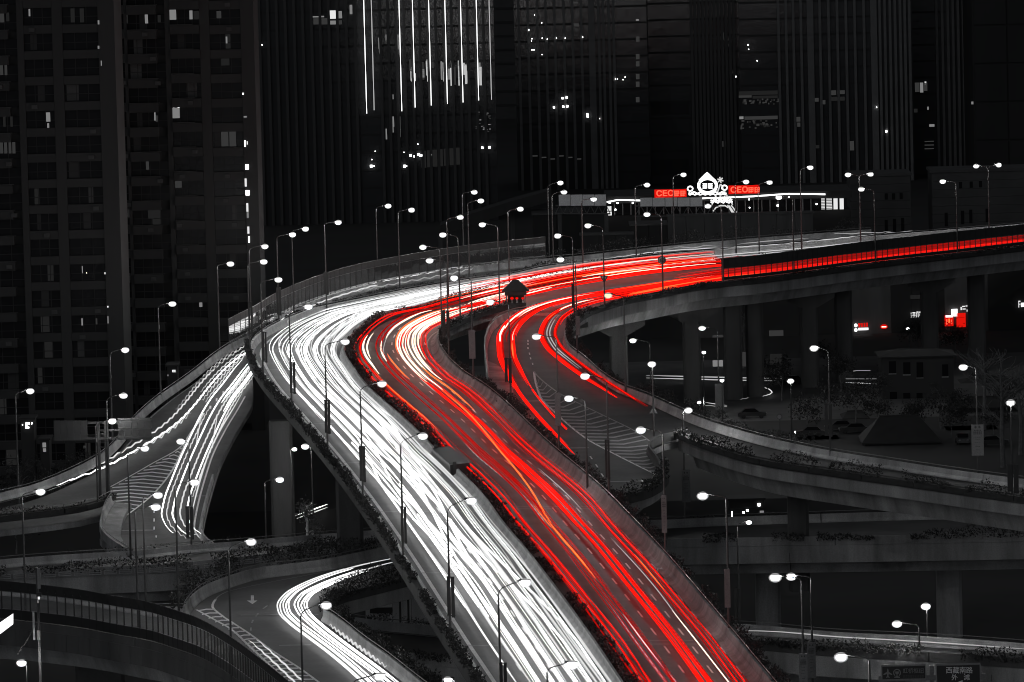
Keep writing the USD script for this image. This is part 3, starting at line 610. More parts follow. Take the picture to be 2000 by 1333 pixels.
for u, ya, yb, h in ((.36, 1005, 1120, 1.5), (.62, 1040, 1180, 1.2)):
    streak(lane_path(PL, PM, smooth(u, u + .06, ya, yb), ya, yb, h, wob=.4), .05, 'head_soft', WL, WG, 'headlight_streak')
WL = 'thin pale streak of the main road running off beyond the bend'
for u in (.62, .78, .9):      # the far thin lines beyond the bend
    streak(lane_path(PL, PM, u, 446, 600, .7, wob=.5, zig=.05), .045, 'head_soft', WL, WG, 'headlight_streak')
RW = ['in the lane beside the median', 'in the second lane from the median', 'in the third lane from the median', 'in the lane beside the right parapet']
RN = [(.12, 3), (.37, 3), (.66, 4), (.91, 3)]
XMr = PM + 0.0; XMr[:, :2] += (PR[:, :2] - PM[:, :2]) / np.linalg.norm(PR[:, :2] - PM[:, :2], axis=1, keepdims=True) * .6
for k, (u0, nc) in enumerate(RN):
    for c in range(nc):
        RL = RL0 + RW[k]
        cu = u0 + rng.normal(0, .009); h = rng.choice([.75, .85, .95]); full = rng.random() < .6
        y0, y1 = (448, 1400) if full else (rng.uniform(520, 640), rng.uniform(780, 1400))
        if not full and rng.random() < .35: y0, y1 = rng.uniform(700, 900), 1400
        drift = rng.normal(0, .02); uf = smooth(cu, cu + drift, 650, 1350); w = rng.uniform(.3, .7); seed_state = rng.bit_generator.state
        mm = rng.choice(['tail_red', 'tail_red', 'tail_red', 'tail_deep', 'tail_deep'])
        for s in (-1, 1):
            rng.bit_generator.state = seed_state
            P = lane_path(XMr, PR, lambda y: uf(y) + s * .032, y0, y1, h, wob=w)
            streak(P, rng.choice([.06, .09, .11]) if mm == 'tail_red' else rng.choice([.035, .05]), mm, RL, RG, 'tail_light_streak')
        if rng.random() < .4: streak(lane_path(XMr, PR, lambda y: uf(y) + .02, y0, y1, h + .45, wob=w), .05, 'tail_deep', RL, RG, 'tail_light_streak', dotted=1.2)
RL = 'high red streak of a tall vehicle on the far stretch past the small pavilion'
def west(P, x=1401): px = np.array([proj(q)[0] for q in P]); return P[px < x]
for k, u in enumerate(np.linspace(.08, .95, 26)):    # tall vehicles on the far stretch
    P = west(lane_path(XMr, PR, float(u), 500, 560 + rng.uniform(0, 45), rng.uniform(1.1, 2.7), wob=.4, n=60))
    if len(P) > 5: streak(P, rng.choice([.04, .06, .09]), rng.choice(['tail_red', 'tail_red', 'tail_red', 'tail_deep', 'tail_deep', 'tail_orange', 'tail_hot', 'tail_pink']), RL, RG, 'tail_light_streak')
for u, ya, yb, m_, r in ((.185, 655, 730, 'tail_hot', .15), (.24, 650, 700, 'tail_hot', .12), (.17, 720, 840, 'tail_orange', .06), (.61, 590, 745, 'tail_hot', .10), (.64, 600, 740, 'tail_hot', .08), (.68, 600, 760, 'tail_hot', .12), (.71, 640, 735, 'tail_hot', .07), (.75, 610, 740, 'tail_hot', .12),
                        (.80, 600, 740, 'tail_hot', .14), (.83, 610, 720, 'tail_hot', .09), (.87, 600, 700, 'tail_hot', .1), (.58, 600, 690, 'tail_orange', .09), (.9, 590, 660, 'tail_hot', .12), (.76, 700, 800, 'tail_orange', .1), 
                        (.40, 665, 705, 'tail_hot', .14), (.46, 690, 740, 'tail_orange', .10), (.46, 605, 660, 'tail_hot', .13), (.60, 565, 592, 'tail_hot', .2), (.7, 560, 588, 'tail_pink', .2),
                        (.84, 560, 590, 'tail_hot', .2), (.9, 1080, 1150, 'tail_orange', .05), (.82, 1190, 1400, 'tail_hot', .06), (.36, 985, 1030, 'tail_orange', .05), (.26, 530, 545, 'tail_orange', .15), (.4, 522, 540, 'tail_hot', .12), (.5, 520, 536, 'tail_orange', .14)):
    streak(lane_path(XMr, PR, u, ya, yb, 1.0, wob=.3), r, m_, 'orange or white hot brake light streak along the right carriageway of the main road', 'brake light streaks on the main road', 'brake_light_streak')
uf = smooth(.66, .36, 790, 1060)      # one car crossing from the middle lane to the left lane
streak(lane_path(XMr, PR, uf, 760, 1130, 1.05), .09, 'tail_orange', 'thin orange streak crossing between lanes of the right carriageway', None, 'tail_light_streak')
for u, ya, yb in ((.36, 860, 1010), (.34, 1160, 1400), (.40, 1190, 1400), (.83, 1040, 1240), (.44, 640, 690), (.62, 730, 760), (.8, 905, 985)):
    streak(lane_path(XMr, PR, u, ya, yb, .6, wob=.8), .05, 'head_dim' if ya != 1190 else 'head_soft', 'faint white streak between red streaks on the right carriageway', 'faint white streaks on the right carriageway', 'headlight_streak', dotted=2.5 if u < .4 else 0)

def free(pts, z, h, r, m, label, group, name, side=0, dotted=0, zig=0, step=2.5):
    P = chain(pts, z, step); P[:, 2] += h
    if side: P = offset(P, side)
    if zig: P[:, 2] += zig * np.where(np.arange(len(P)) % 2, 1, -1)
    return streak(P, r, m, label, group, name, dotted)
E1 = [(2040, 475), (1850, 495), (1700, 513), (1560, 529), (1400, 549), (1300, 564), (1210, 578), (1130, 591), (1060, 608), (1020, 627), (996, 650), (987, 672), (989, 705), (1003, 740), (1024, 777), (1056, 818), (1095, 860), (1136, 902)]
E2 = [(2040, 481), (1850, 502), (1700, 520), (1560, 537), (1400, 557), (1300, 574), (1216, 589), (1150, 602), (1108, 617), (1080, 640), (1072, 665), (1085, 692), (1112, 716), (1152, 746), (1196, 774), (1250, 808)]
SL, SG = 'red tail light streak on the left branch of the right slip road', 'tail light streaks on the left slip branch'
SL2, SG2 = 'red tail light streak on the right branch of the right slip road', 'tail light streaks on the right slip branch'
for s, r, m_, c0, c1 in ((-1.15, .19, 'tail_red', 0, .80), (-.9, .07, 'tail_red', 0, .79), (-.7, .10, 'tail_deep', 0, .78), (.8, .18, 'tail_red', .0, 1), (.55, .07, 'tail_red', 0, .98), (.35, .10, 'tail_deep', 0, .8), (-.2, .12, 'tail_deep', 0, .62), (1.1, .10, 'tail_red', 0, .8), (-1.5, .10, 'tail_red', 0, .6), (.1, .10, 'tail_red', 0, .55), (-2.2, .12, 'tail_red', 0, .45), (-3, .12, 'tail_deep', 0, .4), (-3.8, .1, 'tail_red', 0, .36), (-4.6, .1, 'tail_red', 0, .34)):
    P = offset(chain(E1, zE, 2.5), s); P[:, 2] += .85; streak(pick(P, c0, c1), r, m_, SL, SG, 'tail_light_streak')
    P = P.copy(); P[:, 2] += rng.uniform(.3, .9); streak(pick(P, c0, .30), r * .6, rng.choice(['tail_red', 'tail_deep', 'tail_dim']), SL, SG, 'tail_light_streak')
P = chain(E1, zE, 2.5); P[:, 2] += .9
streak(offset(pick(P, .80, .93), -1.1), .15, 'tail_red', SL, SG, 'tail_light_streak', dotted=1.3)
for s, a, b, r, m_ in ((-1.1, .49, .66, .11, 'tail_hot'), (.5, .42, .56, .16, 'tail_hot'), (.75, .53, .64, .18, 'tail_hot'), (-.1, .36, .5, .14, 'tail_hot'), (.3, .38, .5, .13, 'tail_pink'), (-.9, .62, .7, .1, 'tail_orange'), (-.5, .1, .3, .12, 'tail_hot'), (.3, .2, .36, .1, 'tail_orange')):
    streak(offset(pick(P, a, b), s), r, m_, 'white hot brake light streak on the left branch of the right slip road', 'brake lights on the left slip branch', 'brake_light_streak')
for s, r, m_, c0, c1 in ((-1.0, .12, 'tail_deep', 0, 1), (-.85, .16, 'tail_red', 0, .98), (-.7, .10, 'tail_dim', .6, 1), (1.0, .2, 'tail_red', 0, .97), (.7, .10, 'tail_deep', 0, .95), (.85, .07, 'tail_red', .3, .93), (1.3, .10, 'tail_red', 0, .9), (-1.3, .1, 'tail_red', 0, .62), (.2, .1, 'tail_red', 0, .45), (-.4, .1, 'tail_deep', 0, .5), (1.8, .1, 'tail_red', 0, .4)):
    P = offset(chain(E2, zE, 2.5), s); P[:, 2] += .85; streak(pick(P, c0, c1), r, m_, SL2, SG2, 'tail_light_streak')
    P = P.copy(); P[:, 2] += rng.uniform(.4, .9); streak(pick(P, c0, .36), r * .6, rng.choice(['tail_red', 'tail_deep']), SL2, SG2, 'tail_light_streak')
P = chain(E2, zE, 2.5); P[:, 2] += .9
for s, a, b, r, m_ in ((-.8, .40, .52, .11, 'tail_hot'), (.9, .44, .54, .13, 'tail_hot'), (.9, .52, .6, .1, 'tail_orange'), (-.9, .36, .44, .16, 'tail_orange'), (.3, .25, .42, .12, 'tail_orange')):
    streak(offset(pick(P, a, b), s), r, m_, 'white hot brake light streak on the right branch of the right slip road', 'brake lights on the right slip branch', 'brake_light_streak')
for s in (-.15, .25): streak(offset(pick(P, .55, .85), s), .08, 'head_dim', 'grey streak between red streaks on the right slip branch', 'grey streaks on the right slip branch', 'headlight_streak')

BLb, BGr = 'white zigzag headlight streak on the forked left road', 'headlight streaks on the left road'
B1 = [(500, 672), (481, 690), (450, 712), (430, 729), (400, 762), (370, 800), (340, 832), (300, 862), (250, 892), (215, 912), (150, 940), (60, 968), (-40, 985)]
for s, r, zg, m_, c0, c1 in ((-.75, .10, .12, 'head_soft', 0, 1), (.75, .11, .08, 'head_white', 0, 1), (-1.2, .06, .15, 'head_dim', 0, .5), (1.3, .08, .18, 'head_soft', 0, .45), (.2, .07, .1, 'head_soft', .0, .4), (1.1, .07, .2, 'head_soft', .5, .75)):
    P = offset(chain(B1, zB, 1.6), -s); P[:, 2] += .65 + zg * np.where(np.arange(len(P)) % 2, 1, -1)
    streak(pick(P, c0, c1), r, m_, BLb, BGr, 'headlight_streak')
B2 = [(500, 712), (486, 728), (462, 760), (440, 788), (420, 822), (402, 860), (384, 900), (366, 945), (352, 985), (347, 1010), (352, 1030), (366, 1048), (385, 1060)]
for s, r, zg, m_, c0, c1 in ((-1.9, .10, .02, 'head_white', 0, .97), (-.6, .10, .02, 'head_white', 0, 1), (.3, .1, .12, 'head_soft', 0, 1), (1.1, .10, .02, 'head_white', .02, .98), (-1.3, .07, .14, 'head_soft', .3, 1), (1.5, .09, .1, 'head_soft', .1, .8), (-2.3, .07, .1, 'head_soft', .0, .3), (-.1, .16, .0, 'head_white', .0, .3), (.8, .14, .0, 'head_white', 0, .35)):
    P = offset(chain(B2, zB, 1.6), -s); P[:, 2] += .65 + zg * np.where(np.arange(len(P)) % 2, 1, -1)
    streak(pick(P, c0, c1), r, m_, BLb, BGr, 'headlight_streak')
for a, b in (((394, 808), (381, 880)), ((425, 810), (414, 870))):
    P = np.linspace(W(*a, zB(a[1]) + 1.2), W(*b, zB(b[1]) + 1.2), 40); P[:, 2] += .12 * np.where(np.arange(40) % 2, 1, -1)
    streak(P, .05, 'head_soft', BLb, BGr, 'headlight_streak')
streak(offset(chain(BR_PX[2:-2], zB, 2), 1.3, .5), .10, 'head_soft', 'smooth white streak down the right edge of the left road', None, 'headlight_streak')
FL, FG = 'thin pale wavy streak on the far road behind the glass noise barrier', 'far thin streaks'
for pts, zg, m_ in (([(640, 590), (716, 574), (795, 559), (874, 545), (940, 530), (1000, 519), (1060, 514)], .14, 'head_dim'), ([(700, 573), (795, 553), (874, 540), (940, 526), (1000, 516)], .2, 'head_dim'),
                    ([(1140, 520), (1220, 509), (1300, 499), (1400, 493), (1480, 489), (1611, 477), (1700, 467), (1790, 459)], .04, 'head_soft'), ([(1300, 494), (1360, 491), (1400, 488)], .16, 'head_dim'), ([(1611, 466), (1700, 463), (1740, 461)], .1, 'head_dim'), ([(1440, 486), (1520, 478), (1580, 474)], .02, 'head_dim')):
    free(pts, ZM, .7, .06, m_, FL, FG, 'headlight_streak', zig=zg, step=2.0)
Bb = [(520, 640), (560, 612), (640, 583), (716, 562), (795, 547), (860, 536), (905, 528)]      # traffic right beside the glass
for s, m_ in ((.4, 'head_white'), (1.9, 'head_white'), (1.0, 'head_soft'), (3.0, 'head_soft')):
    free(Bb, ZM, .7, .10, m_, 'white streak close beside the glass noise barrier', 'streaks beside the glass barrier', 'headlight_streak', side=s, zig=.05)
for x in range(6):
    P = chain([(611, 597), (650, 586), (761, 553)], ZM); P = pick(P, x / 6 + .02, x / 6 + .1); obj('lane_dash', ribbon(P, .3, .04), 'paint', left)
HL, HG = 'broad white headlight streak round the bend of the hairpin ramp', 'headlight streaks on the hairpin ramp'
D1 = [(790, 1100), (764, 1105), (700, 1119), (640, 1137), (600, 1154), (570, 1172), (556, 1190), (558, 1208), (576, 1228), (610, 1254), (650, 1284), (700, 1326), (760, 1385)]
D2 = [(800, 1106), (768, 1112), (715, 1127), (670, 1142), (632, 1158), (600, 1176), (590, 1192), (596, 1210), (620, 1234), (660, 1266), (700, 1296), (740, 1326), (800, 1375)]
for D, sides in ((D1, (-.45, -.2, .1, .42, .7)), (D2, (-.5, -.25, .05, .4, .75))):
    for s in sides:
        P = offset(chain(D, ZD, 1.8), s); P[:, 2] += .65 + rng.uniform(-.05, .1); streak(pick(P, .1 if s else 0, 1), .075, rng.choice(['head_white', 'head_mid']), HL, HG, 'headlight_streak')
    P = offset(chain(D, ZD, 1.8), .2); P[:, 2] += .7; streak(pick(P, 0, .3), .08, 'head_soft', HL, HG, 'headlight_streak')
P = offset(chain(D2, ZD, 1.2), -1.2); P[:, 2] += .7 + .16 * np.where(np.arange(len(P)) % 2, 1, -1); streak(pick(P, .5, .82), .10, 'head_soft', HL, HG, 'headlight_streak')
for s in (0, .8): free([(486, 1262), (520, 1292), (560, 1330), (620, 1388)], ZD, .6, .09, 'head_soft', 'white streak beside the glass barrier at the lower left', 'streaks by the lower gore', 'headlight_streak', side=-s, zig=.06)
GLb, GG = 'thin pale streak of traffic on the street under the viaduct', 'streaks on the street under the viaduct'
for pts, z, m_ in (([(1262, 741), (1340, 743), (1420, 745), (1530, 747)], 0, 'head_dim'), ([(1262, 746), (1340, 748), (1420, 750), (1530, 752)], 0, 'head_dim'), ([(1655, 733), (1700, 731)], 0, 'head_soft'), ([(1652, 748), (1712, 748)], 0, 'head_dim'), ([(1652, 755), (1712, 758)], 0, 'head_dim'),
                   ([(1490, 764), (1504, 769), (1508, 774), (1502, 779), (1490, 782)], 0, 'head_soft'), ([(1446, 788), (1462, 785)], 0, 'head_dim'), ([(578, 1016), (610, 1005), (640, 994)], 0, 'head_white'), ([(580, 1022), (610, 1011), (640, 1000)], 0, 'head_soft'), ([(1376, 800), (1420, 803)], 0, 'head_soft'), ([(1376, 794), (1420, 800)], 0, 'head_dim'),
                   ([(1385, 1244), (1480, 1244), (1640, 1256), (1780, 1264), (2040, 1283)], ZG, 'head_dim'), ([(1640, 1014), (1820, 1017), (1990, 1021)], ZC, 'tail_dim')):
    if m_ == 'tail_dim': continue
    free(pts, z, .6, .09 if z == 0 else .06, m_, GLb if z == 0 else 'faint streak along the lowest ramp at the lower right', GG if z == 0 else None, 'headlight_streak')
GLYPH = json.loads('{"虹":[[[3,-1,4,4,14,5,14,18,9,18,9,15,5,15,5,42,15,42,15,54,19,54,19,42,28,42,28,18,19,18,19,6,25,7,23,13,27,14,31,2,43,2,43,42,31,43,31,48,60,48,60,43,48,43,48,2,62,2,61,-3,30,-3,30,0,27,0,26,3],[20,38,19,22,24,22,24,38],[9,22,15,22,15,38,9,38]]],"桥":[[[24,21,28,23,34,30,34,33,26,33,26,37,37,37,39,42,39,46,29,45,28,49,56,53,58,49,52,47,45,47,43,44,42,37,61,37,61,33,52,33,52,31,56,25,62,20,58,17,52,23,46,33,40,33,37,26,33,23,33,21,38,21,38,11,36,4,34,0,28,-6,26,-6,24,-2,30,3,32,7,33,20,26,17]],[[48,-5,48,21,53,21,53,-6]],[[2,11,8,23,11,36,3,37,3,41,12,41,12,54,17,54,17,41,24,41,24,37,17,37,18,32,22,28,24,23,21,20,19,25,17,25,17,-6,12,-6,12,20,10,20,5,8]]],"枢":[[[2,11,7,20,12,36,12,37,3,37,3,41,12,41,13,42,13,54,17,54,17,42,18,41,26,41,26,50,60,50,60,46,32,46,31,45,31,8,37,12,43,23,33,39,37,40,47,29,52,42,57,40,50,23,56,14,58,8,54,6,46,18,37,5,31,7,31,2,62,1,62,-3,26,-3,26,37,17,37,18,32,24,24,24,21,21,19,19,25,17,25,17,-6,13,-6,13,23,11,23,6,9,4,8]]],"纽":[[[23,-4,23,1,32,1,35,23,27,23,27,28,35,28,37,40,37,47,26,47,26,51,58,51,54,1,61,1,61,-4],[42,47,40,28,51,28,52,47],[37,2,49,1,51,23,40,23,39,22]],[[2,32,8,38,14,53,15,54,19,53,20,51,18,46,10,33,17,33,21,40,25,38,25,36,13,19,23,20,23,16,4,11,3,16,9,21,13,29,4,27]],[[3,3,21,9,23,9,24,7,23,4,5,-2,3,-1]]],"西":[[[4,45,4,50,60,50,60,45,41,45,41,35,57,35,57,-5,52,-5,52,-2,12,-2,12,-6,8,-6,7,35,22,35,23,36,23,45],[13,13,12,3,52,3,52,14,39,14,37,16,36,31,27,31,27,26,24,19,18,13,14,12],[41,20,52,19,52,31,41,31],[27,36,28,35,36,35,36,45,27,45],[12,16,16,17,20,21,22,25,22,31,12,31]]],"藏":[[[2,-4,6,4,6,13,3,13,3,17,14,17,14,23,5,21,5,37,9,38,9,27,14,27,14,38,42,38,40,40,40,45,24,45,24,40,19,40,19,45,4,45,4,49,19,49,19,54,24,54,24,49,40,49,40,54,45,54,45,49,60,49,60,45,54,44,56,41,58,41,58,38,61,38,61,34,47,34,48,17,50,17,53,30,58,29,54,15,50,7,55,-2,58,-1,58,6,62,5,60,-5,58,-6,52,-5,49,-2,48,2,39,-6,35,-3,39,2,26,2,26,-2,22,-2,22,30,41,30,41,27,35,27,34,26,34,22,41,22,41,10,35,10,34,5,43,5,45,7,43,33,42,34,19,34,19,13,16,-3,14,-6,11,-4,14,6,14,12,10,13,8,-2,6,-5],[47,42,47,38,53,38,52,41,50,41,51,45,45,45,45,42],[26,19,26,13,37,13,37,19],[26,6,31,5,31,10,26,10],[31,26,26,27,26,22,31,22]]],"南":[[[4,43,4,48,29,48,29,54,35,54,35,48,60,48,60,43,35,43,35,36,57,36,57,-3,53,-6,43,-6,42,-4,42,-2,51,-2,52,-1,52,32,13,32,12,30,12,-6,7,-6,7,36,29,36,29,43]],[[16,7,16,11,29,11,29,17,17,17,17,21,24,21,21,30,25,30,28,21,36,21,39,30,44,29,40,21,47,21,47,17,34,17,34,11,49,11,49,7,34,7,34,-5,29,-5,29,7]]],"路":[[[3,-2,3,2,6,3,6,25,10,25,10,4,15,5,15,31,6,31,6,51,27,51,27,36,34,43,38,54,43,53,41,47,57,46,52,34,48,30,51,25,62,19,60,15,57,15,57,-6,53,-6,52,-3,37,-3,36,-6,32,-6,32,15,28,14,26,18,19,18,19,6,28,8,28,3],[37,2,53,1,53,14,37,14],[43,25,37,18,52,18,46,25],[38,43,41,36,45,34,49,38,50,43],[27,22,27,20,30,20,41,28,37,36,34,36,31,31,19,31,19,22],[22,46,10,47,10,35,22,35]]],"外":[[[39,54,44,54,44,34,47,34,62,20,61,18,57,17,47,28,44,28,44,-6,39,-6]],[[3,-1,10,3,20,15,20,18,11,24,11,26,7,22,3,24,11,39,14,53,17,54,19,53,18,44,34,43,31,28,25,13,18,3,8,-5,6,-5],[10,27,15,28,20,23,24,23,28,39,15,39]]],"滩":[[[14,3,20,10,23,17,16,33,19,33,25,26,26,26,28,37,28,40,17,40,17,44,33,44,33,37,35,38,40,48,41,54,46,53,41,41,51,41,51,45,47,50,51,52,56,44,54,41,60,41,60,37,53,37,53,28,60,28,60,24,53,24,53,15,60,15,60,11,53,11,53,2,61,2,61,-2,41,-2,40,-6,37,-6,37,33,34,30,31,30,28,21,34,5,30,3,29,8,25,12,24,8,17,-1],[41,2,49,2,49,11,41,11],[41,16,49,15,49,24,41,24],[41,28,49,28,49,37,41,37]],[[4,50,6,53,8,53,13,50,16,47,16,45,13,43]],[[3,-1,8,7,11,18,13,19,15,17,15,13,8,-4,4,-3]],[[3,32,4,36,6,36,14,31,15,28,11,26]]]}')

# ------------------------------------------------------------------ street lamps
def ellipsoid(c, a, b, h, sub=2, zmin=None):
    m = trimesh.creation.icosphere(subdivisions=sub); v = m.vertices * (a, b, h)
    if zmin is not None: v[:, 2] = np.maximum(v[:, 2], zmin)
    m.vertices = v + c; return m
ORD = ['nearest', 'second', 'third', 'fourth', 'fifth', 'sixth', 'seventh', 'eighth', 'ninth', 'tenth', 'eleventh', 'twelfth', 'thirteenth', 'fourteenth', 'fifteenth', 'sixteenth', 'seventeenth']
def lamp(label, group, head, top, foot, zt, glow='lamp_glow', size=1.0, heads=None, base=None):
    b = W(*foot, zt); s = FPX / ((b - EYE) @ FWD); h = (foot[1] - top[1]) / s
    t = thing('street_lamp', label, 'street lamp', at=b, group=group)
    obj('pole', tube([b + [0, 0, -.9 if zt > 2 else (-6 if b[1] < 790 else 0)], b + [0, 0, h * .5], b + [0, 0, h]], np.array([.13, .10, .075]), 7), 'pole', t)
    for k, (hx, hy) in enumerate([head] if heads is None else heads):
        dx, dz = (hx - top[0]) / s, (top[1] - hy) / s; sg = np.sign(dx) if abs(dx) > .05 else 1.0
        c = b + [dx, 0, h + dz]
        if abs(dx) > .5:
            q = np.array([[0, 0, h - .02], [.04 * dx, 0, h + .18], [.16 * dx, 0, h + .18 + .35 * max(dz, .1)], [.5 * dx, 0, h + .1 + .8 * max(dz, .1)], [dx - .35 * sg, 0, h + dz + .16]])
        else: q = np.array([[0, 0, h - .02], [dx * .4, 0, h + dz * .5 + .05], [dx, 0, h + dz + .12]])
        obj('arm', tube(b + q, .055, 6), 'pole', t)
        hd = obj('lamp_head', ellipsoid(c + [-.1 * sg, .1, .19], .56 * size, .28 * size, .13 * size, 2, -.02), 'pole', t)
        obj('lens', ellipsoid(c + [0, 0, -.02], .36 * size, .27 * size, .25 * size, 2), glow, hd); obj('halo_shell', ellipsoid(c + [0, 0, -.02], .52 * size, .40 * size, .38 * size, 2), 'halo_glow', hd)  # outer shell is an added halo around the lens, not a fitting
    return b, s
def banner(label, group, x0, x1, y0, y1, b, s, mat_, double=False, text=False):
    d = (b - EYE) @ FWD; Y = b[1] - .16
    a, c = WY(x0, y0, Y), WY(x1, y1, Y); m = WY((x0 + x1) / 2, (y0 + y1) / 2, Y)
    t = thing('banner', label, 'banner', at=(m[0], Y, c[2]), group=group)
    w, z0, z1 = c[0] - a[0], c[2], a[2]; cx = m[0]
    if double:
        for k in (-1, 1): obj('panel', box(cx + k * w * .06, cx + k * w * .5, Y - .03 + .02 * k, Y + .03 + .02 * k, z0 - .12 * k, z1 - .05 * k), mat_, t)
    else: obj('panel', box(cx - w / 2, cx + w / 2, Y - .03, Y + .03, z0, z1), mat_, t)
    for z in (z0 + .05, z1 - .05): obj('bracket', box(cx - w / 2 - .02, cx + w / 2 + .02, Y + .05, Y + .17, z - .04, z + .04), 'steel_dark', t)
    if text:                                            # two round emblems, bold rows of lettering, faint small rows
        hh = z1 - z0; f = Y - .04
        for k in (-1, 1): obj('emblem', ellipsoid((cx + k * w * .16, f, z1 - hh * .08), w * .09, .01, w * .11, 1), 'print_dark', t)
        rs = [(.17, .30, .03), (.22, .36, .045), (.28, .36, .035), (.40, .22, .012), (.48, .2, .012), (.56, .25, .012), (.70, .2, .02), (.8, .15, .01)]
        for q, ww, th in rs:
            n = 5 if th > .02 else 3
            for i in range(n):
                xx = cx - w * ww + (i + .5) * 2 * w * ww / n
                obj('print_row', box(xx - w * ww / n * .75, xx + w * ww / n * .75, f - .008, f + .008, z1 - hh * (q + th), z1 - hh * q), 'print_dark', t)
    return t
GL_ = 'street lamps along the left edge of the main road'
LEFT = [((1120, 1298), (1071, 1312), (1074, 1530)), ((1030, 1138), (977, 1158), (979, 1390)), ((921, 978), (874, 998), (880, 1233)), ((828, 852), (784, 868), (788, 1086)), ((746, 750), (703, 764), (709, 969)),
        ((677, 668), (637, 678), (640, 878)), ((605, 600), (567, 610), (570, 797)), ((551, 547), (516, 555), (514, 732)), ((514, 512), (482, 519), (488, 682)), ((571, 459), (540, 466), (545, 629)), ((662, 435), (635, 440), (638, 598)),
        ((806, 411), (779, 417), (781, 567)), ((940, 393), (914, 400), (917, 546)), ((1102, 376), (1078, 384), (1081, 519)), ((1264, 362), (1240, 368), (1243, 504)), ((1458, 356), (1436, 362), (1438, 486))]
LB = {1: (975, 991, 1295, 1350), 2: (872, 889, 1127, 1204), 3: (782, 795, 990, 1060), 4: (701, 715, 872, 940), 5: (633, 646, 782, 846), 6: (565, 578, 708, 768), 7: (512, 522, 649, 707), 8: (484, 494, 590, 655), 9: (539, 550, 562, 615), 10: (632, 642, 532, 575)}
for i, (hd, tp, ft) in enumerate(LEFT):
    zt = 19.0 if i < 14 else 19
    b, s = lamp(f'street lamp on the left edge of the main road, {ORD[i]} from the camera', GL_, hd, tp, ft, zt)
    if i in LB: banner(f'dark double banner on the {ORD[i]} lamp of the main road left edge', 'dark double banners', *LB[i], b, s, 'banner_dark', double=True)
GR_ = 'street lamps along the right edge of the main road'
RIGHT = [((1645, 1280), (1700, 1290), (1703, 1557)), ((1517, 1125), (1568, 1135), (1571, 1400)), ((1375, 966), (1421, 975), (1424, 1227)), ((1253, 838), (1296, 848), (1300, 1081)), ((1147, 733), (1189, 747), (1190, 967)), ((1048, 656), (1087, 663), (1092, 882)),
         ((957, 589), (993, 596), (998, 783)), ((886, 542), (919, 549), (925, 741)), ((840, 508), (873, 515), (877, 699)), ((832, 482), (865, 489), (863, 642)), ((867, 458), (897, 467), (899, 621)), ((943, 438), (973, 446), (976, 597))]
RB = {1: (1560, 1578, 1277, 1345, 1), 2: (1414, 1427, 1112, 1187, 2), 3: (1291, 1303, 968, 1041, 1), 4: (1181, 1192, 860, 935, 0), 5: (1083, 1096, 768, 832, 2), 6: (985, 1000, 700, 747, 0), 7: (915, 929, 645, 701, 2), 8: (863, 879, 607, 658, 0)}
for i, (hd, tp, ft) in enumerate(RIGHT):
    b, s = lamp(f'street lamp on the right edge of the main road, {ORD[i]} from the camera', GR_, hd, tp, ft, 19.2)
    if i in RB: banner(f'{"dark" if RB[i][4] == 0 else "pale"} banner on the {ORD[i]} lamp of the main road right edge', 'banners on the right edge lamps', *RB[i][:4], b, s, 'banner_dark' if RB[i][4] == 0 else 'banner_pale', text=RB[i][4] == 1, double=RB[i][4] == 0)
GN_ = 'street lamps along the far right parapet'
FAR = [((1190, 576), (1220, 583), (1222, 752), 'lamp_warm'), ((1094, 506), (1123, 514), (1128, 690), 0), ((1088, 460), (1117, 468), (1122, 622), 0), ((1149, 440), (1178, 449), (1181, 595), 0), ((1264, 418), (1292, 424), (1295, 568), 0), ((1383, 402), (1410, 409), (1413, 549), 0),
       ((1522, 385), (1549, 391), (1551, 533), 0), ((1683, 369), (1708, 376), (1710, 512), 0), ((1842, 354), (1868, 360), (1870, 494), 0), ((2030, 336), (2056, 343), (2058, 474), 0)]
for i, (hd, tp, ft, g) in enumerate(FAR):
    b, s = lamp(f'{"amber " if g else ""}street lamp on the outer parapet of the far bend, {ORD[i]} from the camera', GN_, hd, tp, ft, 19.0, glow=g or 'lamp_glow')
    if i == 1: banner('pale banner hanging below the bend of the right slip road', None, 1124, 1133, 618, 655, b, s, 'banner_pale'); banner('dark banner in front of the red streaks at the far bend', None, 1116, 1123, 555, 601, b, s, 'banner_dark')
GM_ = 'street lamps in the median round the far bend'
for i, (hd, tp, ft) in enumerate([((901, 425), (874, 432), (876, 582)), ((1019, 409), (994, 416), (995, 557)), ((1161, 390), (1137, 395), (1139, 533)), ((1583, 328), (1563, 335), (1566, 493))]):
    lamp(f'street lamp in the median hedge of the far bend, {ORD[i]} from the camera', GM_, hd, tp, ft, 19.0)
for i, (hs, tp, ft) in enumerate([([(1656, 341), (1700, 341)], (1678, 347), (1681, 481)), ([(1906, 324), (1950, 323)], (1929, 331), (1932, 459))]):
    lamp(f'twin armed street lamp on the {("nearer", "farther")[i]} part of the far median', 'twin armed lamps in the far median', hs[0], tp, ft, 19.0, heads=hs)
GB_ = 'street lamps along the far edge of the left road'
for i, (hd, tp, ft) in enumerate([((57, 764), (28, 773), (36, 954)), ((248, 684), (218, 693), (220, 863)), ((338, 594), (310, 602), (314, 771)), ((451, 516), (425, 522), (429, 682)), ((519, 482), (488, 490), (491, 648)), ((598, 448), (571, 455), (574, 606)), ((759, 403), (735, 409), (738, 551)), ((927, 376), (903, 382), (906, 522)), ((1095, 358), (1070, 366), (1073, 503)), ((1336, 342), (1315, 348), (1317, 479)), ((1504, 357), (1481, 365), (1483, 490))]):
    lamp(f'street lamp along the outer edge of the left road, {ORD[i]} from the camera', GB_, hd, tp, ft, zB(ft[1]) + 1)
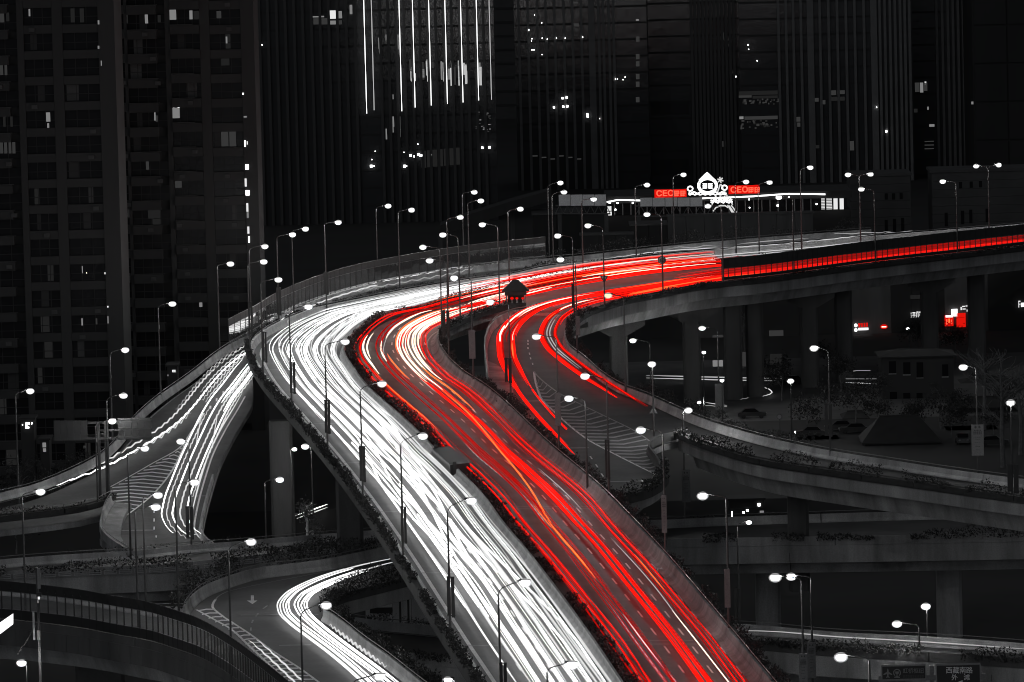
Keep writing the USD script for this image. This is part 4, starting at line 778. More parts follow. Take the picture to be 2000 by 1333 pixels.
for lab, hd, tp, ft, zt in (('street lamp beside the overhead sign gantry on the left road', (245, 773), (212, 783), (214, 963), zB(963) + 1), ('street lamp in front of the gantry sign backs', (223, 823), (190, 833), (191, 978), zB(978) + 1),
        ('street lamp with dark banner left of the striped gore', (286, 876), (252, 888), (255, 1077), ZC + 1), ('street lamp above the tip of the left striped gore', (353, 861), (368, 868), (374, 1064), ZC + 1), ('street lamp over the white streaks of the left fork', (383, 942), (345, 950), (349, 1183), ZD + 1.2),
        ('street lamp at the left end of the glass barrier', (84, 960), (48, 970), (51, 1213), ZD + 1), ('lower of two street lamps beside the left gore', (309, 990), (268, 1000), (271, 1247), ZD + 1), ('upper of two street lamps beside the left gore', (313, 967), (283, 975), (285, 1181), ZD + 1),
        ('street lamp over the bushes behind the hairpin ramp', (491, 1058), (446, 1075), (453, 1320), ZD + 1), ('street lamp at the inner tip of the hairpin ramp', (638, 1182), (588, 1201), (594, 1435), ZD + 1), ('street lamp over the near end of the hairpin ramp', (745, 1321), (690, 1336), (694, 1580), ZD + 1),
        ('street lamp in the bottom left corner under the glass barrier', (46, 1293), (56, 1300), (59, 1512), 0), ('street lamp beside the lit birch under the main road', (600, 871), (612, 880), (614, 1086), 0), ('smaller street lamp left of the lit birch', (578, 877), (570, 882), (573, 1086), 0), ('street lamp between the two big piers under the main road', (549, 937), (519, 944), (522, 1132), 0),
        ('street lamp above the warning triangle on the right slip road', (1272, 711), (1273, 717), (1277, 838), zE(838) + 1), ('street lamp under the viaduct beside the slip road', (1237, 664), (1270, 672), (1273, 832), 0), ('tall street lamp in front of the viaduct piers', (1371, 640), (1401, 647), (1405, 815), 0), ('dim street lamp just below the one in front of the piers', (1376, 688), (1375, 694), (1377, 846), 0),
        ('small street lamp above the pale banner under the viaduct', (1412, 743), (1412, 749), (1413, 882), 0), ('street lamp over the pale banner on the crossing road', (1344, 801), (1333, 808), (1338, 1013), ZC + 1), ('street lamp on the right slip road above the street sign', (1590, 679), (1618, 690), (1622, 881), zE(881) + 1), ('street lamp over the dark street beyond the slip road', (1545, 744), (1545, 750), (1547, 886), 0),
        ('street lamp with pale banner in front of the old houses', (1880, 716), (1905, 722), (1910, 924), zE(924) + 1), ('street lamp with dark banner at the right edge of the picture', (1972, 786), (1972, 792), (1977, 964), zE(964) + 1), ('small street lamp on the lowest ramp near the pale ramp wall', (1465, 1020), (1442, 1029), (1444, 1219), ZG + 1),
        ('street lamp with pale banner right of the paired lamps', (1547, 1124), (1585, 1131), (1588, 1346), ZG + 1), ('street lamp on the ground left of the big right pier', (1752, 1216), (1795, 1226), (1799, 1430), 0), ('street lamp on the ground in front of the big right pier', (1808, 1183), (1810, 1189), (1814, 1384), 0), ('street lamp with curved arm over the edge of the slip road', (1113, 777), (1145, 785), (1147, 938), 19.2),
        ('lamp on the street at the foot of the main road', (877, 1327), (890, 1332), (892, 1500), 0), ('lamp lighting a doorway under the far viaduct', (1772, 642), (1774, 645), (1776, 690), 0), ('small bright lamp beside the white wall under the viaduct', (1366, 786), (1368, 789), (1369, 846), 0)):
    b, s = lamp(lab, None, hd, tp, ft, zt, size=.62 if 'small' in lab or 'dim' in lab or 'doorway' in lab else 1.0, glow='lamp_far' if 'doorway' in lab else 'lamp_glow')
    for key, r, m_, tx in (('left edge of the striped', (250, 259, 990, 1046), 'banner_dark', 0), ('white streaks of the left', (362, 379, 990, 1052), 'banner_dark', 0), ('over the pale banner on the cr', (1331, 1349, 919, 981), 'banner_pale', 1), ('tall street lamp in front', (1396, 1414, 750, 800), 'banner_pale', 0), ('old houses', (1897, 1922, 830, 890), 'banner_pale', 1), ('right edge of the picture', (1967, 1990, 908, 962), 'banner_dark', 0), ('right of the paired', (1576, 1594, 1255, 1325), 'banner_pale', 1), ('above the street sign', (1610, 1626, 790, 852), 'banner_dark', 0), ('small street lamp on the lowest', (1434, 1447, 1150, 1208), 'banner_dark', 0)):
        if key in lab: banner(' '.join(f'{"pale" if m_ == "banner_pale" else "dark"} banner on the {lab}'.split()[:16]), None, *r, b, s, m_, double=m_ == 'banner_dark', text=bool(tx))
# ------------------------------------------------------------------ ground
obj('ground', (np.array([[-900, 380, -6], [900, 380, -6], [900, 770, -6], [-900, 770, -6], [900, 800, 0], [-900, 800, 0], [900, 2400, 0], [-900, 2400, 0]], float), np.array([[0, 1, 2], [0, 2, 3], [3, 2, 4], [3, 4, 5], [5, 4, 6], [5, 6, 7]])), 'ground_dark', kind='structure', label='dark city ground under the viaducts')
obj('street', (np.array([[-20, 900, .02], [130, 900, .02], [130, 1000, .02], [-20, 1000, .02]], float), np.array([[0, 1, 2], [0, 2, 3]])), 'asphalt_old', kind='structure', label='street under the viaduct on the right')

# ------------------------------------------------------------------ buildings
def XZ(px, py, Y): p = WY(px, py, Y); return p[0], p[2]
def quad(parent, name, x0, x1, y0, y1, Y, m, th=.12):
    a, c = WY(x0, y0, Y), WY(x1, y1, Y); mid = WY((x0 + x1) / 2, (y0 + y1) / 2, Y)
    w, h = max(abs(x1 - x0) * Y / FPX, .12), max(a[2] - c[2], .12)
    zc = mid[2]; return obj(name, box(mid[0] - w / 2, mid[0] + w / 2, Y - th, Y, zc - h / 2, zc + h / 2), m, parent)
def apartments(label, Y, x0, x1, top, cols, row0, period, win_h, lit, spots, recess=()):
    """slab block: full height piers, balcony fronts and glazed bays in every storey"""
    X = lambda px: WY(px, 200, Y)[0]; rv = random.Random(int(Y))
    t = thing('apartment_tower', label, 'apartment tower', at=(X((x0 + x1) / 2), Y, 0))
    obj('wall', box(X(x0), X(x1), Y + .9, Y + 16, 0, top), 'facade_dark', t)
    ph, wh = period * Y / FPX, win_h * Y / FPX; zt0 = WY((x0 + x1) / 2, row0, Y)[2]
    edges = [x0] + [c for col in cols for c in col[:2]] + [x1]
    for a, b in zip(edges[::2], edges[1::2]):
        if b - a > 1: obj('pier', box(X(a), X(b), Y - (.25 if b - a > 20 else .05), Y + .88, 0, top + .6), 'facade', t)
    n_up = int((top - zt0) / ph); n_dn = int(zt0 / ph)
    for (a, b, off, kind) in cols:
        dz = off * Y / FPX
        for k in range(-n_up, n_dn):
            z1 = zt0 - k * ph - dz; z0 = z1 - wh
            if z0 < 1 or z1 > top: continue
            w = obj('window', box(X(a) + .03, X(b) - .03, Y + .55, Y + .62, z0, z1), 'glass_dark', t)
            nb = 3 if kind else 2
            bars = [box(X(a) + (X(b) - X(a)) * i / (nb + 1) - .05, X(a) + (X(b) - X(a)) * i / (nb + 1) + .05, Y + .46, Y + .54, z0, z1) for i in range(1, nb + 1)]
            obj('frame', bars + [box(X(a) + .03, X(b) - .03, Y + .44, Y + .5, z0 + wh * .42, z0 + wh * .46)], 'facade_dark', w)
            if rv.random() < .3: c0 = X(a) + (X(b) - X(a)) * rv.uniform(.05, .6); obj('curtain', box(c0, c0 + (X(b) - X(a)) * rv.uniform(.12, .34), Y + .50, Y + .53, z0 + .1, z1 - .05), rv.choice(['facade', 'facade', 'stone', 'window_faint']), w)
            if rv.random() < .35: c0 = X(a) + (X(b) - X(a)) * rv.uniform(.05, .8); obj('air_conditioner', box(c0, c0 + .8, Y - (1.05 if kind else .42), Y - (.72 if kind else .1), z0 - .9, z0 - .35), 'stone', t)
            obj('balcony_front' if kind else 'spandrel', box(X(a) + .02, X(b) - .02 - (kind > 1) * 1.2, Y - (.7 if kind else .08), Y + .44, z0 - (ph - wh) + .03, z0 - .02), 'facade', t)
            if kind: obj('balcony_rail', box(X(a) + .02, X(b) - 1.0, Y - .66, Y - .6, z0 + .02, z0 + .12), 'steel_dark', t)
    for r in lit: quad(t, 'lit_pane_or_reflection', *r[:4], Y + .43, r[4], .04)
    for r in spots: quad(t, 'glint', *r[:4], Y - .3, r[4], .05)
    return t
apartments('nearest apartment tower at the left edge, pale storeys with few lit windows', 846, -90, 228, 76, [(-60, 37, 9, 2), (50, 106, 0, 0), (126, 196, 0, 0)], 16.5, 50.3, 33, 
    [(0, 8, 24, 44, 'window_dim'), (12, 18, 25, 42, 'window_faint'), (56, 59, 18, 32, 'window_lit'), (138, 146, 17, 44, 'window_faint'), (156, 164, 17, 44, 'window_faint'), (0, 6, 125, 147, 'window_dim'), (9, 14, 125, 147, 'window_dim'), (0, 6, 278, 300, 'window_dim'), (8, 14, 278, 300, 'window_dim'), (17, 22, 278, 300, 'window_dim'), (24, 30, 278, 300, 'window_dim'), (90, 98, 220, 238, 'window_lit'), (92, 96, 241, 251, 'window_lit'), (6, 11, 228, 248, 'window_faint'), (20, 25, 228, 248, 'window_faint'), (160, 162, 520, 534, 'window_lit'), (168, 170, 532, 535, 'window_bright'), (204, 207, 532, 536, 'window_bright'), (159, 162, 622, 636, 'window_lit'), (187, 190, 622, 634, 'window_dim')],
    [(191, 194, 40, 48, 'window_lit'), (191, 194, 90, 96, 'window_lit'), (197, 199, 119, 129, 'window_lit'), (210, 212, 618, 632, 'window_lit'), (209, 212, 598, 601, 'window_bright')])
apartments('second apartment tower behind the left road, with one bright window and lit stair edge', 905, 226, 500, 82, [(228, 246, 6, 0), (252, 326, 8, 2), (336, 394, 0, 1), (413, 474, 2, 0)], 19, 47.8, 30,
    [(330, 344, 19, 39, 'window_lit'), (370, 376, 21, 38, 'window_lit'), (378, 390, 22, 38, 'window_faint'), (423, 432, 22, 36, 'window_dim'), (283, 289, 26, 46, 'window_lit'), (244, 250, 30, 46, 'window_faint'), (308, 314, 30, 44, 'window_faint'), (337, 351, 209, 231, 'window_lit'), (301, 304, 218, 236, 'window_lit'), (304, 308, 226, 238, 'window_dim'), (432, 446, 257, 286, 'window_dim'), (448, 461, 257, 286, 'window_dim'), (285, 291, 314, 332, 'window_dim'), (342, 355, 349, 367, 'window_dim'), (289, 301, 408, 427, 'window_faint'), (243, 254, 408, 425, 'window_faint'), (441, 444, 72, 85, 'window_lit'), (432, 448, 115, 128, 'window_faint'), (389, 395, 585, 600, 'window_lit')],
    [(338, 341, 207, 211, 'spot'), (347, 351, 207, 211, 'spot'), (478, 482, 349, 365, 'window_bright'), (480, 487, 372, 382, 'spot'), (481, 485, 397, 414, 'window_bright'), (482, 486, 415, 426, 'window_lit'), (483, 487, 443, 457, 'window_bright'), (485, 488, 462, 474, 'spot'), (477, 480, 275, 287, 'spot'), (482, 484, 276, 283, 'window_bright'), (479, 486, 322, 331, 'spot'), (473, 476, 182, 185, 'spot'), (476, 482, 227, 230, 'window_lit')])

def office(label, Y, x0, x1, top, fins, wide=(), finmat='fin', lit=(), bands=True, depth=30, name='office_tower'):
    X = lambda px: WY(px, 0, Y)[0]
    t = thing(name, label, 'office tower', at=(X((x0 + x1) / 2), Y, 0))
    obj('curtain_wall', box(X(x0), X(x1), Y, Y + depth, 0, top), 'curtain_wall', t)
    for px in fins:
        w = .30 if px not in wide else .75
        obj('fin', box(X(px) - w, X(px) + w, Y - .8, Y - .02, 0, top), finmat, t)
    if bands:
        for z in np.arange(3.9, top, 3.9): obj('floor_band', box(X(x0) + .05, X(x1) - .05, Y - .12, Y - .02, z - .22, z + .22), 'band_dark', t)
    obj('roof_edge', box(X(x0) - .2, X(x1) + .2, Y - .3, Y + depth + .2, top, top + 1.2), 'facade_dark', t)
    for r in lit: quad(t, 'lit_pane_or_reflection', *r[:4], Y - .14, r[4], .05)  # lit windows; on the light line tower also painted reflections
    return t
r1 = random.Random(3)
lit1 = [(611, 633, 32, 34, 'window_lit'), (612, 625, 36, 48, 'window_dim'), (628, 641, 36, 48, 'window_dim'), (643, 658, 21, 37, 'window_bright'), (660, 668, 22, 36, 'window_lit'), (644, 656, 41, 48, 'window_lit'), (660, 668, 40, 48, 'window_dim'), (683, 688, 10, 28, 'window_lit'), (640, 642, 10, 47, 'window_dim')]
for k in range(46):                     # painted reflections: glowing slivers for light mirrored in the wavy glass
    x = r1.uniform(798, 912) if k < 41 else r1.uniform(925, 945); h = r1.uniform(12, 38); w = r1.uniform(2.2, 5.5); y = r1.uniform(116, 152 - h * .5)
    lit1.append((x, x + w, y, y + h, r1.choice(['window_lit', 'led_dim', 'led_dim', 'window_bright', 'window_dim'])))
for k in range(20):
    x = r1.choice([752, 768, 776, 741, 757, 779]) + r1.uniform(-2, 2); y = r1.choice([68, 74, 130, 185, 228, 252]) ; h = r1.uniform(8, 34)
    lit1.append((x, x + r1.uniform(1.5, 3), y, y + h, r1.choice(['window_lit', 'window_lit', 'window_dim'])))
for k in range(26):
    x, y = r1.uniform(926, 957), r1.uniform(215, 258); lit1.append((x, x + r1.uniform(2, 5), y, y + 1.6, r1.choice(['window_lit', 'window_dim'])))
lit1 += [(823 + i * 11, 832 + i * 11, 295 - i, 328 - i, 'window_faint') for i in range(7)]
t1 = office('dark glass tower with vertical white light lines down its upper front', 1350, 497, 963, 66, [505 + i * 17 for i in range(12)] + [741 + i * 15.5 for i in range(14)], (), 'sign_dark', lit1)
for xa, yb, m_ in ((716.5, 222, 'led_line'), (731, 215, 'led_dim'), (785, 217, 'led_line'), (811, 210, 'led_line'), (842.5, 206, 'led_line'), (874, 203, 'led_line'), (904.5, 200, 'led_line'), (935, 196, 'led_line'), (960, 195, 'led_dim')):
    a = WY(xa, yb, 1350); obj('light_line', box(a[0] - .09, a[0] + .09, 1348.6, 1349.0, a[2], 66), m_, t1)
for x, y, q in ((725, 325, 2.4), (730, 325, 1.4), (790, 325, 2.4), (794, 325, 1.4), (726, 312, 1), (733, 296, .9), (802, 304, 2), (809, 306, 1.5), (817, 302, 2.4), (822, 304, 2.6), (816, 282, 1), (942, 289, 2), (956, 288, 2.2), (843, 303, .8), (789, 298, .9), (512, 88, 1)):
    quad(t1, 'spot_light', x - q, x + q, y - q, y + q, 1349.4, 'spot', .2)
fx2 = [1012, 1030, 1048, 1065, 1082, 1100, 1117, 1134, 1154, 1168, 1177, 1188, 1197]
sp2 = [(1033, 59), (1039, 76), (1038, 81), (1039, 98), (1043, 98), (1058, 45), (1059, 75), (1059, 107), (1069, 77), (1087, 75), (1104, 75), (1099, 192), (1107, 191), (1100, 209), (1108, 208), (1082, 210), (1147, 224), (1148, 228), (1202, 155), (1206, 155), (1217, 156), (1221, 151), (1171, 232), (1138, 73), (1044, 30)]
t2 = office('dark office tower with broad ribs right of the light line tower', 1450, 1003, 1262, 64, fx2, (1154,), 'fin', [(1120, 1131, 46, 52, 'window_dim'), (1118, 1129, 4, 7, 'window_dim'), (1242, 1248, 38, 41, 'window_lit')] + [(1242, 1249, y, y + 10, 'window_dim') for y in (72, 106, 120, 145, 160, 190)] + [(1038 + i * 17, 1050 + i * 17, 304 + (i % 3) * 3, 306 + (i % 3) * 3, 'window_dim') for i in range(6)])
for i, (x, y) in enumerate(sp2): q = 2.0 if y in (192, 191, 209, 208, 210, 224, 228) else .9; quad(t2, 'spot_light', x - q, x + q, y - q, y + q, 1449.1, 'spot', .2)
t3 = office('dark office tower with close set thin ribs in the middle right', 1462, 1264, 1442, 64, [1349 + i * 7.5 for i in range(12)], (), 'fin_dark', [(1410, 1414, y, y + 14, 'window_dim') for y in (64, 92, 110, 128, 150)] + [(1423, 1427, y, y + 5, 'window_dim') for y in (10, 50, 60, 75, 86)] + [(1411, 1418, 276, 287, 'window_dim')])
quad(t3, 'wall_panel', 1272, 1344, 201, 222, 1461.8, 'facade_dark', .1); quad(t3, 'wall_panel', 1273, 1345, 312, 340, 1461.8, 'facade_dark', .1)
lit5 = [(1443, 1519, 179, 185, 'window_faint'), (1443, 1468, 187, 191, 'window_dim'), (1470, 1519, 188, 192, 'window_faint'), (1444, 1452, 228, 233, 'window_lit'), (1454, 1519, 228, 233, 'window_dim'), (1552, 1563, 229, 238, 'window_dim'), (1557, 1563, 240, 248, 'window_dim'), (1589, 1599, 192, 199, 'window_dim'), (1606, 1612, 196, 204, 'window_dim'), (1623, 1633, 177, 186, 'window_dim'), (1635, 1650, 177, 184, 'window_dim'), (1623, 1650, 190, 197, 'window_faint'), (1660, 1668, 276, 294, 'window_dim'), (1592, 1600, 284, 290, 'window_faint')]
for k in range(60):
    x = r1.uniform(1444, 1519); y = r1.choice([r1.uniform(193, 202), r1.uniform(234, 251)]); lit5.append((x, x + r1.uniform(2, 6), y, y + r1.uniform(1.5, 4), r1.choice(['window_faint', 'window_dim', 'window_dim'])))
fx5 = [1519, 1534, 1548, 1563, 1581, 1600, 1617, 1634, 1651, 1668, 1686, 1705, 1717, 1727, 1737, 1747, 1757, 1766, 1775]
t5 = office('wide dark office tower with pale ribs and two lit strips of windows', 1452, 1442, 1780, 64, fx5, (1581, 1705), 'fin', lit5)
for x, y, q in ((1731, 257, 1.8), (1461, 88, 1.2), (1462, 97, 1), (1479, 119, 1), (1712, 210, 1), (1437, 150, 1.2)): quad(t5, 'spot_light', x - q, x + q, y - q, y + q, 1451, 'spot', .2)
t6 = office('dark office tower with narrow ribs near the right edge', 1470, 1780, 1896, 64, [1828, 1839, 1850, 1860, 1870, 1880, 1890], (), 'fin', [(1787, 1796, 162, 180, 'window_dim'), (1797, 1803, 162, 181, 'window_lit'), (1804, 1811, 162, 178, 'window_dim'), (1806, 1809, 160, 165, 'window_bright'), (1811, 1814, 209, 215, 'window_lit'), (1815, 1825, 243, 248, 'window_lit'), (1785, 1792, 213, 220, 'window_faint')])
for i, z in enumerate((276, 283, 290)): quad(t6, 'lit_pane_or_reflection', 1806, 1824, z, z + 1.5, 1469.7, 'window_dim', .05)
X7 = lambda px: WY(px, 0, 1440)[0]
t7 = thing('stone_tower', 'plain stone faced tower at the right edge with dark horizontal grooves', 'building', at=(X7(1960), 1440, 0))
obj('wall', box(X7(1898), X7(2080), 1440.4, 1470, 0, 64), 'facade_dark', t7)
zs = [WY(1930, y, 1440)[2] for y in (-10, 50, 125, 200, 275, 335)]
for i in range(5):
    for a, b in ((1902, 1964), (1967, 2070)): obj('stone_panel', box(X7(a), X7(b), 1440, 1440.38, zs[i + 1] + .25, zs[i] - .25), 'facade_dark', t7)
quad(t7, 'lit_pane_or_reflection', 1897, 1901, 199, 204, 1439.6, 'window_lit', .1)
for i, (a, b, lb) in enumerate(((-60, 700, 'left'), (705, 1320, 'centre'), (1325, 2070, 'right'))):
    p, q = WY(a, 0, 1780)[0], WY(b, 0, 1780)[0]
    t = thing('office_block', f'unlit far office block closing the view behind the towers at the {lb}', 'building', at=((p + q) / 2, 1780, 0))
    obj('wall', box(p, q, 1780, 1800, 0, 84), 'sign_dark', t)
    for z in np.arange(4, 84, 4): obj('floor_band', box(p, q, 1779.7, 1779.98, z - .3, z + .3), 'band_dark', t)

# ---- entertainment hall with neon signs above the far road
Y = 1135
X = lambda px: WY(px, 400, Y)[0]; Z = lambda py: WY(1420, py, Y)[2]
hall = thing('entertainment_hall', 'low entertainment hall with a glowing eaves line behind the far road', 'building', at=(X(1420), Y, 0))
obj('wall', box(X(1186), X(1662), Y + .5, Y + 18, 0, Z(417)), 'facade_dark', hall)
obj('window_band', box(X(1190), X(1600), Y + .6, Y + 17, Z(416), Z(393)), 'glass_dark', hall)
obj('roof', box(X(1183), X(1664), Y - .6, Y + 18, Z(392), Z(378)), 'facade', hall)
for px in range(1200, 1600, 16): obj('mullion', box(X(px) - .1, X(px) + .1, Y + .4, Y + .58, Z(416), Z(393)), 'steel', hall)
for pts in ([(1185, 395), (1192, 394), (1206, 391), (1252, 392)], [(1365, 388), (1400, 387), (1470, 384), (1540, 379), (1612, 380)]):
    P = np.array([WY(x, y, Y - 1.0) for x, y in pts]); obj('eaves_light', tube(P, .17, 6), 'neon_white', hall)
for x0, x1 in ((1604, 1611), (1614, 1625), (1628, 1636), (1640, 1648)): quad(hall, 'lit_window', x0, x1, 388, 409, Y - .7, 'window_bright', .1)
for i in range(7): quad(hall, 'window_bar', 1604, 1625, 389 + i * 3, 389.7 + i * 3, Y - .82, 'facade_dark', .05)
for x0, x1, y0, y1, m_ in ((1186, 1194, 403, 412, 'window_bright'), (1186, 1195, 414, 421, 'window_bright'), (1189, 1193, 396, 398, 'spot')): quad(hall, 'lit_window', x0, x1, y0, y1, Y - .7, m_, .1)
for x, y, q in ((1202, 410, 2), (1206, 397, 2), (1236, 397, 2), (1463, 390, 1.7), (1464, 406, 1.5), (1519, 402, 2.3), (1541, 385, 1.6), (1595, 399, 2), (1523, 386, 4), (1370, 421, 1.5)): obj('spot_lamp', ellipsoid(WY(x, y, Y - 1.2), q * Y / FPX, .15, q * Y / FPX, 1), 'spot', hall)
for i, (bx, tx) in enumerate((((1091, 1184, 381, 402), (1085, 1192, 402, 418)), ((1250, 1372, 387, 403), (1240, 1402, 403, 423)))):
    Yb = 1108; b = thing('billboard', f'pale ribbed billboard on a lattice truss, {("left", "right")[i]} one over the far road', 'billboard', at=WY(bx[0], 480, Yb) * [1, 1, 0], group=None)
    x0, x1, y0, y1 = bx; n = 4 if i == 0 else 5
    for k in range(n): quad(b, 'panel', x0 + (x1 - x0) * k / n + .4, x0 + (x1 - x0) * (k + 1) / n - .4, y0 - (k * .1), y1, Yb, 'coping', .15)
    x0, x1, y0, y1 = tx; A, B, C, D = (WY(x0, y0, Yb + .5), WY(x1, y0, Yb + .5), WY(x0, y1, Yb + .5), WY(x1, y1, Yb + .5))
    obj('chord', tube([A, (A + B) / 2, B], .13, 4), 'steel', b); obj('chord', tube([C, (C + D) / 2, D], .13, 4), 'steel', b)
    n = 14
    for k in range(n):
        p, q = A + (B - A) * k / n, C + (D - C) * (k + 1) / n; p2, q2 = C + (D - C) * k / n, A + (B - A) * (k + 1) / n
        obj('brace', tube([p, (p + q) / 2, q] if k % 2 else [p2, (p2 + q2) / 2, q2], .07, 4), 'steel', b)
    for px in (x0 + 8, x1 - 8): p = WY(px, y1, Yb + .5); obj('leg', box(p[0] - .35, p[0] + .35, Yb + .2, Yb + .9, 0, p[2]), 'concrete_dark', b)
Yn = 1118
def neon(pts, r, m_, parent, name='tube'):
    P = np.array([WY(x, y, Yn) for x, y in pts]); return obj(name, tube(P, r, 5), m_, parent)
def text_at(parent, txt, px, py, hpx, Yp, m_, name='letters', squash=1.0):
    m = meshkit.text_mesh(txt, hpx * Yp / FPX, .08, True); m.apply_transform(trimesh.transformations.rotation_matrix(math.pi / 2, (1, 0, 0))); m.apply_scale((squash, 1, 1)); m.apply_translation(WY(px, py, Yp)); return obj(name, m, m_, parent)
em = thing('neon_emblem', 'white neon crown emblem with scrolls on the hall roof', 'neon sign', at=WY(1381, 384, Yn))
th_ = np.linspace(0, 2 * np.pi, 30); sc = Yn / FPX
for rx, ry in ((19, 15.5), (16, 12.5)): neon([(1382 + rx * math.cos(a), 363 + ry * math.sin(a)) for a in th_], .15, 'neon_white', em, 'ring')
neon([(1366, 353), (1371, 348), (1375, 344), (1378, 341), (1381, 338), (1384, 341), (1387, 344), (1391, 348), (1397, 353)], .17, 'neon_white', em, 'spire'); neon([(1372, 350), (1377, 346), (1381, 343), (1385, 346), (1390, 350)], .17, 'neon_white', em, 'spire')
neon([(1345 + 74 * i / 24, 377 + 1.6 * math.sin(i * 1.4)) for i in range(25)], .15, 'neon_white', em, 'scroll'); neon([(1345 + 72 * i / 24, 380 + 1.2 * math.sin(i * 1.9)) for i in range(25)], .13, 'neon_white', em, 'scroll')
for cx, cy in ((1348, 369), (1415, 367)): neon([(cx + 5 * math.cos(a), cy + 4.5 * math.sin(a)) for a in th_], .14, 'neon_white', em, 'scroll')
for x in (1374, 1377, 1380, 1384, 1387, 1390): neon([(x, 358), (x, 363), (x, 368)], .10, 'neon_white', em, 'character_stroke')
for y in (359, 363.5, 368): neon([(1372, y), (1376, y), (1380, y)], .1, 'neon_white', em, 'character_stroke'); neon([(1384, y), (1388, y), (1392, y)], .1, 'neon_white', em, 'character_stroke')
ei = thing('neon_tower', 'neon outline of a lattice tower with a star on top', 'neon sign', at=WY(1410, 422, Yn))
for pts in ([(1407, 360), (1402, 374), (1395, 390), (1390, 402)], [(1408, 360), (1415, 374), (1424, 390), (1431, 400)], [(1428, 401), (1434, 409), (1441, 420)], [(1424, 402), (1430, 411), (1437, 421)], [(1421, 401), (1426, 409), (1433, 420)]): neon(pts, .12, 'neon_grey', ei, 'leg')
neon([(1393, 413), (1398, 406), (1407, 402), (1416, 402), (1422, 406)], .13, 'neon_grey', ei, 'arch')
for y0_, a, b in ((391, 1388, 1430), (395, 1388, 1431), (387, 1392, 1427)): neon([(a + (b - a) * i / 12, y0_ + 2 * math.sin(i * 2.1)) for i in range(13)], .15, 'neon_white', ei, 'deck')
for k in range(3): a = k * math.pi / 3 + .3; neon([(1407 - 6 * math.cos(a), 352 - 6 * math.sin(a)), (1407, 352), (1407 + 6 * math.cos(a), 352 + 6 * math.sin(a))], .12, 'neon_grey', ei, 'star')
for i, (x0, x1, y0, y1, ly) in enumerate(((1278, 1341, 371, 385, 383.5), (1423, 1483, 363, 378, 376.5))):
    s_ = thing('neon_sign', f'red neon sign reading CEO {("left", "right")[i]} of the white crown emblem', 'neon sign', at=WY(x0, y1, Yn))
    a, c = WY(x0, y0, Yn), WY(x1, y1, Yn); quad(s_, 'sign_box', x0, x1, y0, y1, Yn + .3, 'neon_red', .25)
    text_at(s_, 'CEO', x0 + 3, ly, 11, Yn - .05, 'neon_red_text', squash=1.12)
    for j in range(2):
        cx = x0 + 39 + j * 12
        for q in ((0, 2, 0, 10.5), (4.5, 6, 0, 10.5), (0, 9, 1, 2.4), (0, 9, 5, 6.2), (2, 9, 9, 10.2), (8, 9.4, 4, 10.5)): quad(s_, 'character_stroke', cx + q[0], cx + q[1], ly - q[3], ly - q[2], Yn + .02, 'neon_red_text', .06)
# ---- low walls and stone buildings beside the hall
for lb, x0, x1, y0, Yw, dp, m_ in (('pale low wall panel under the left billboard', 1134, 1236, 461, 1075, 3, 'facade'), ('dark plinth block left of the hall under the left billboard', 1040, 1134, 421, 1150, 14, 'facade_dark'), ('dark block in the middle below the right billboard', 1232, 1302, 442, 1085, 8, 'facade_dark'), ('broad dark hoarding below the neon tower', 1304, 1588, 424, 1100, 2, 'concrete_dark')):
    a, c = WY(x0, y0, Yw), WY(x1, y0, Yw); w = thing('low_wall', lb, 'wall', at=((a[0] + c[0]) / 2, Yw, 0))
    n = max(2, int((x1 - x0) / 34))
    for k in range(n): obj('wall_panel', box(a[0] + (c[0] - a[0]) * k / n + .03, a[0] + (c[0] - a[0]) * (k + 1) / n - .03, Yw, Yw + dp, 0, a[2]), m_, w)
    obj('coping', box(a[0] - .2, c[0] + .2, Yw - .2, Yw + dp + .2, a[2] + .01, a[2] + .35), 'concrete_dark', w)
for i, (x0, x1, yt, wins) in enumerate(((1660, 1778, 346, [(1728, 378), (1742, 378), (1757, 377), (1728, 430), (1744, 428), (1760, 426)]), (1820, 2060, 338, [(1873, 356), (1894, 355), (1912, 354), (1845, 416), (1877, 412), (1893, 410), (1925, 408)]))):
    Yw = 1190; a, c = WY(x0, yt, Yw), WY(x1, yt, Yw)
    w = thing('stone_building', f'low stone clad building at the far right, {("left", "right")[i]} of the dark gap', 'building', at=((a[0] + c[0]) / 2, Yw, 0))
    for k in range(11):
        z0 = a[2] * k / 11; obj('stone_course', box(a[0], c[0], Yw - .04 * (k % 2), Yw + 12, z0 + .02, z0 + a[2] / 11 - .02), 'stone', w)
    obj('cornice', box(a[0] - .3, c[0] + .3, Yw - .3, Yw + 12, a[2], a[2] + .5), 'stone', w)
    for x, y in wins: quad(w, 'window', x, x + 6, y, y + (12 if y < 400 else 26), Yw - .06, 'glass_dark', .06)
a = WY(905, 430, 1165); cn = thing('sloping_canopy', 'long sloping canopy roof rising behind the left end of the far road', 'canopy', at=(a[0], 1165, 0))
A = np.array([WY(860, 440, 1165), WY(905, 422, 1165), WY(1000, 392, 1165), WY(1076, 371, 1165)])
for k in range(3): obj('roof_panel', sweep(np.linspace(A[k], A[k + 1], 4), [(0, -1.6), (0, .5), (9, .5), (9, -1.6)]), 'facade', cn)
for p in A: obj('column', box(p[0] - .4, p[0] + .4, 1159, 1160, 0, p[2] - 1.2), 'concrete_dark', cn)

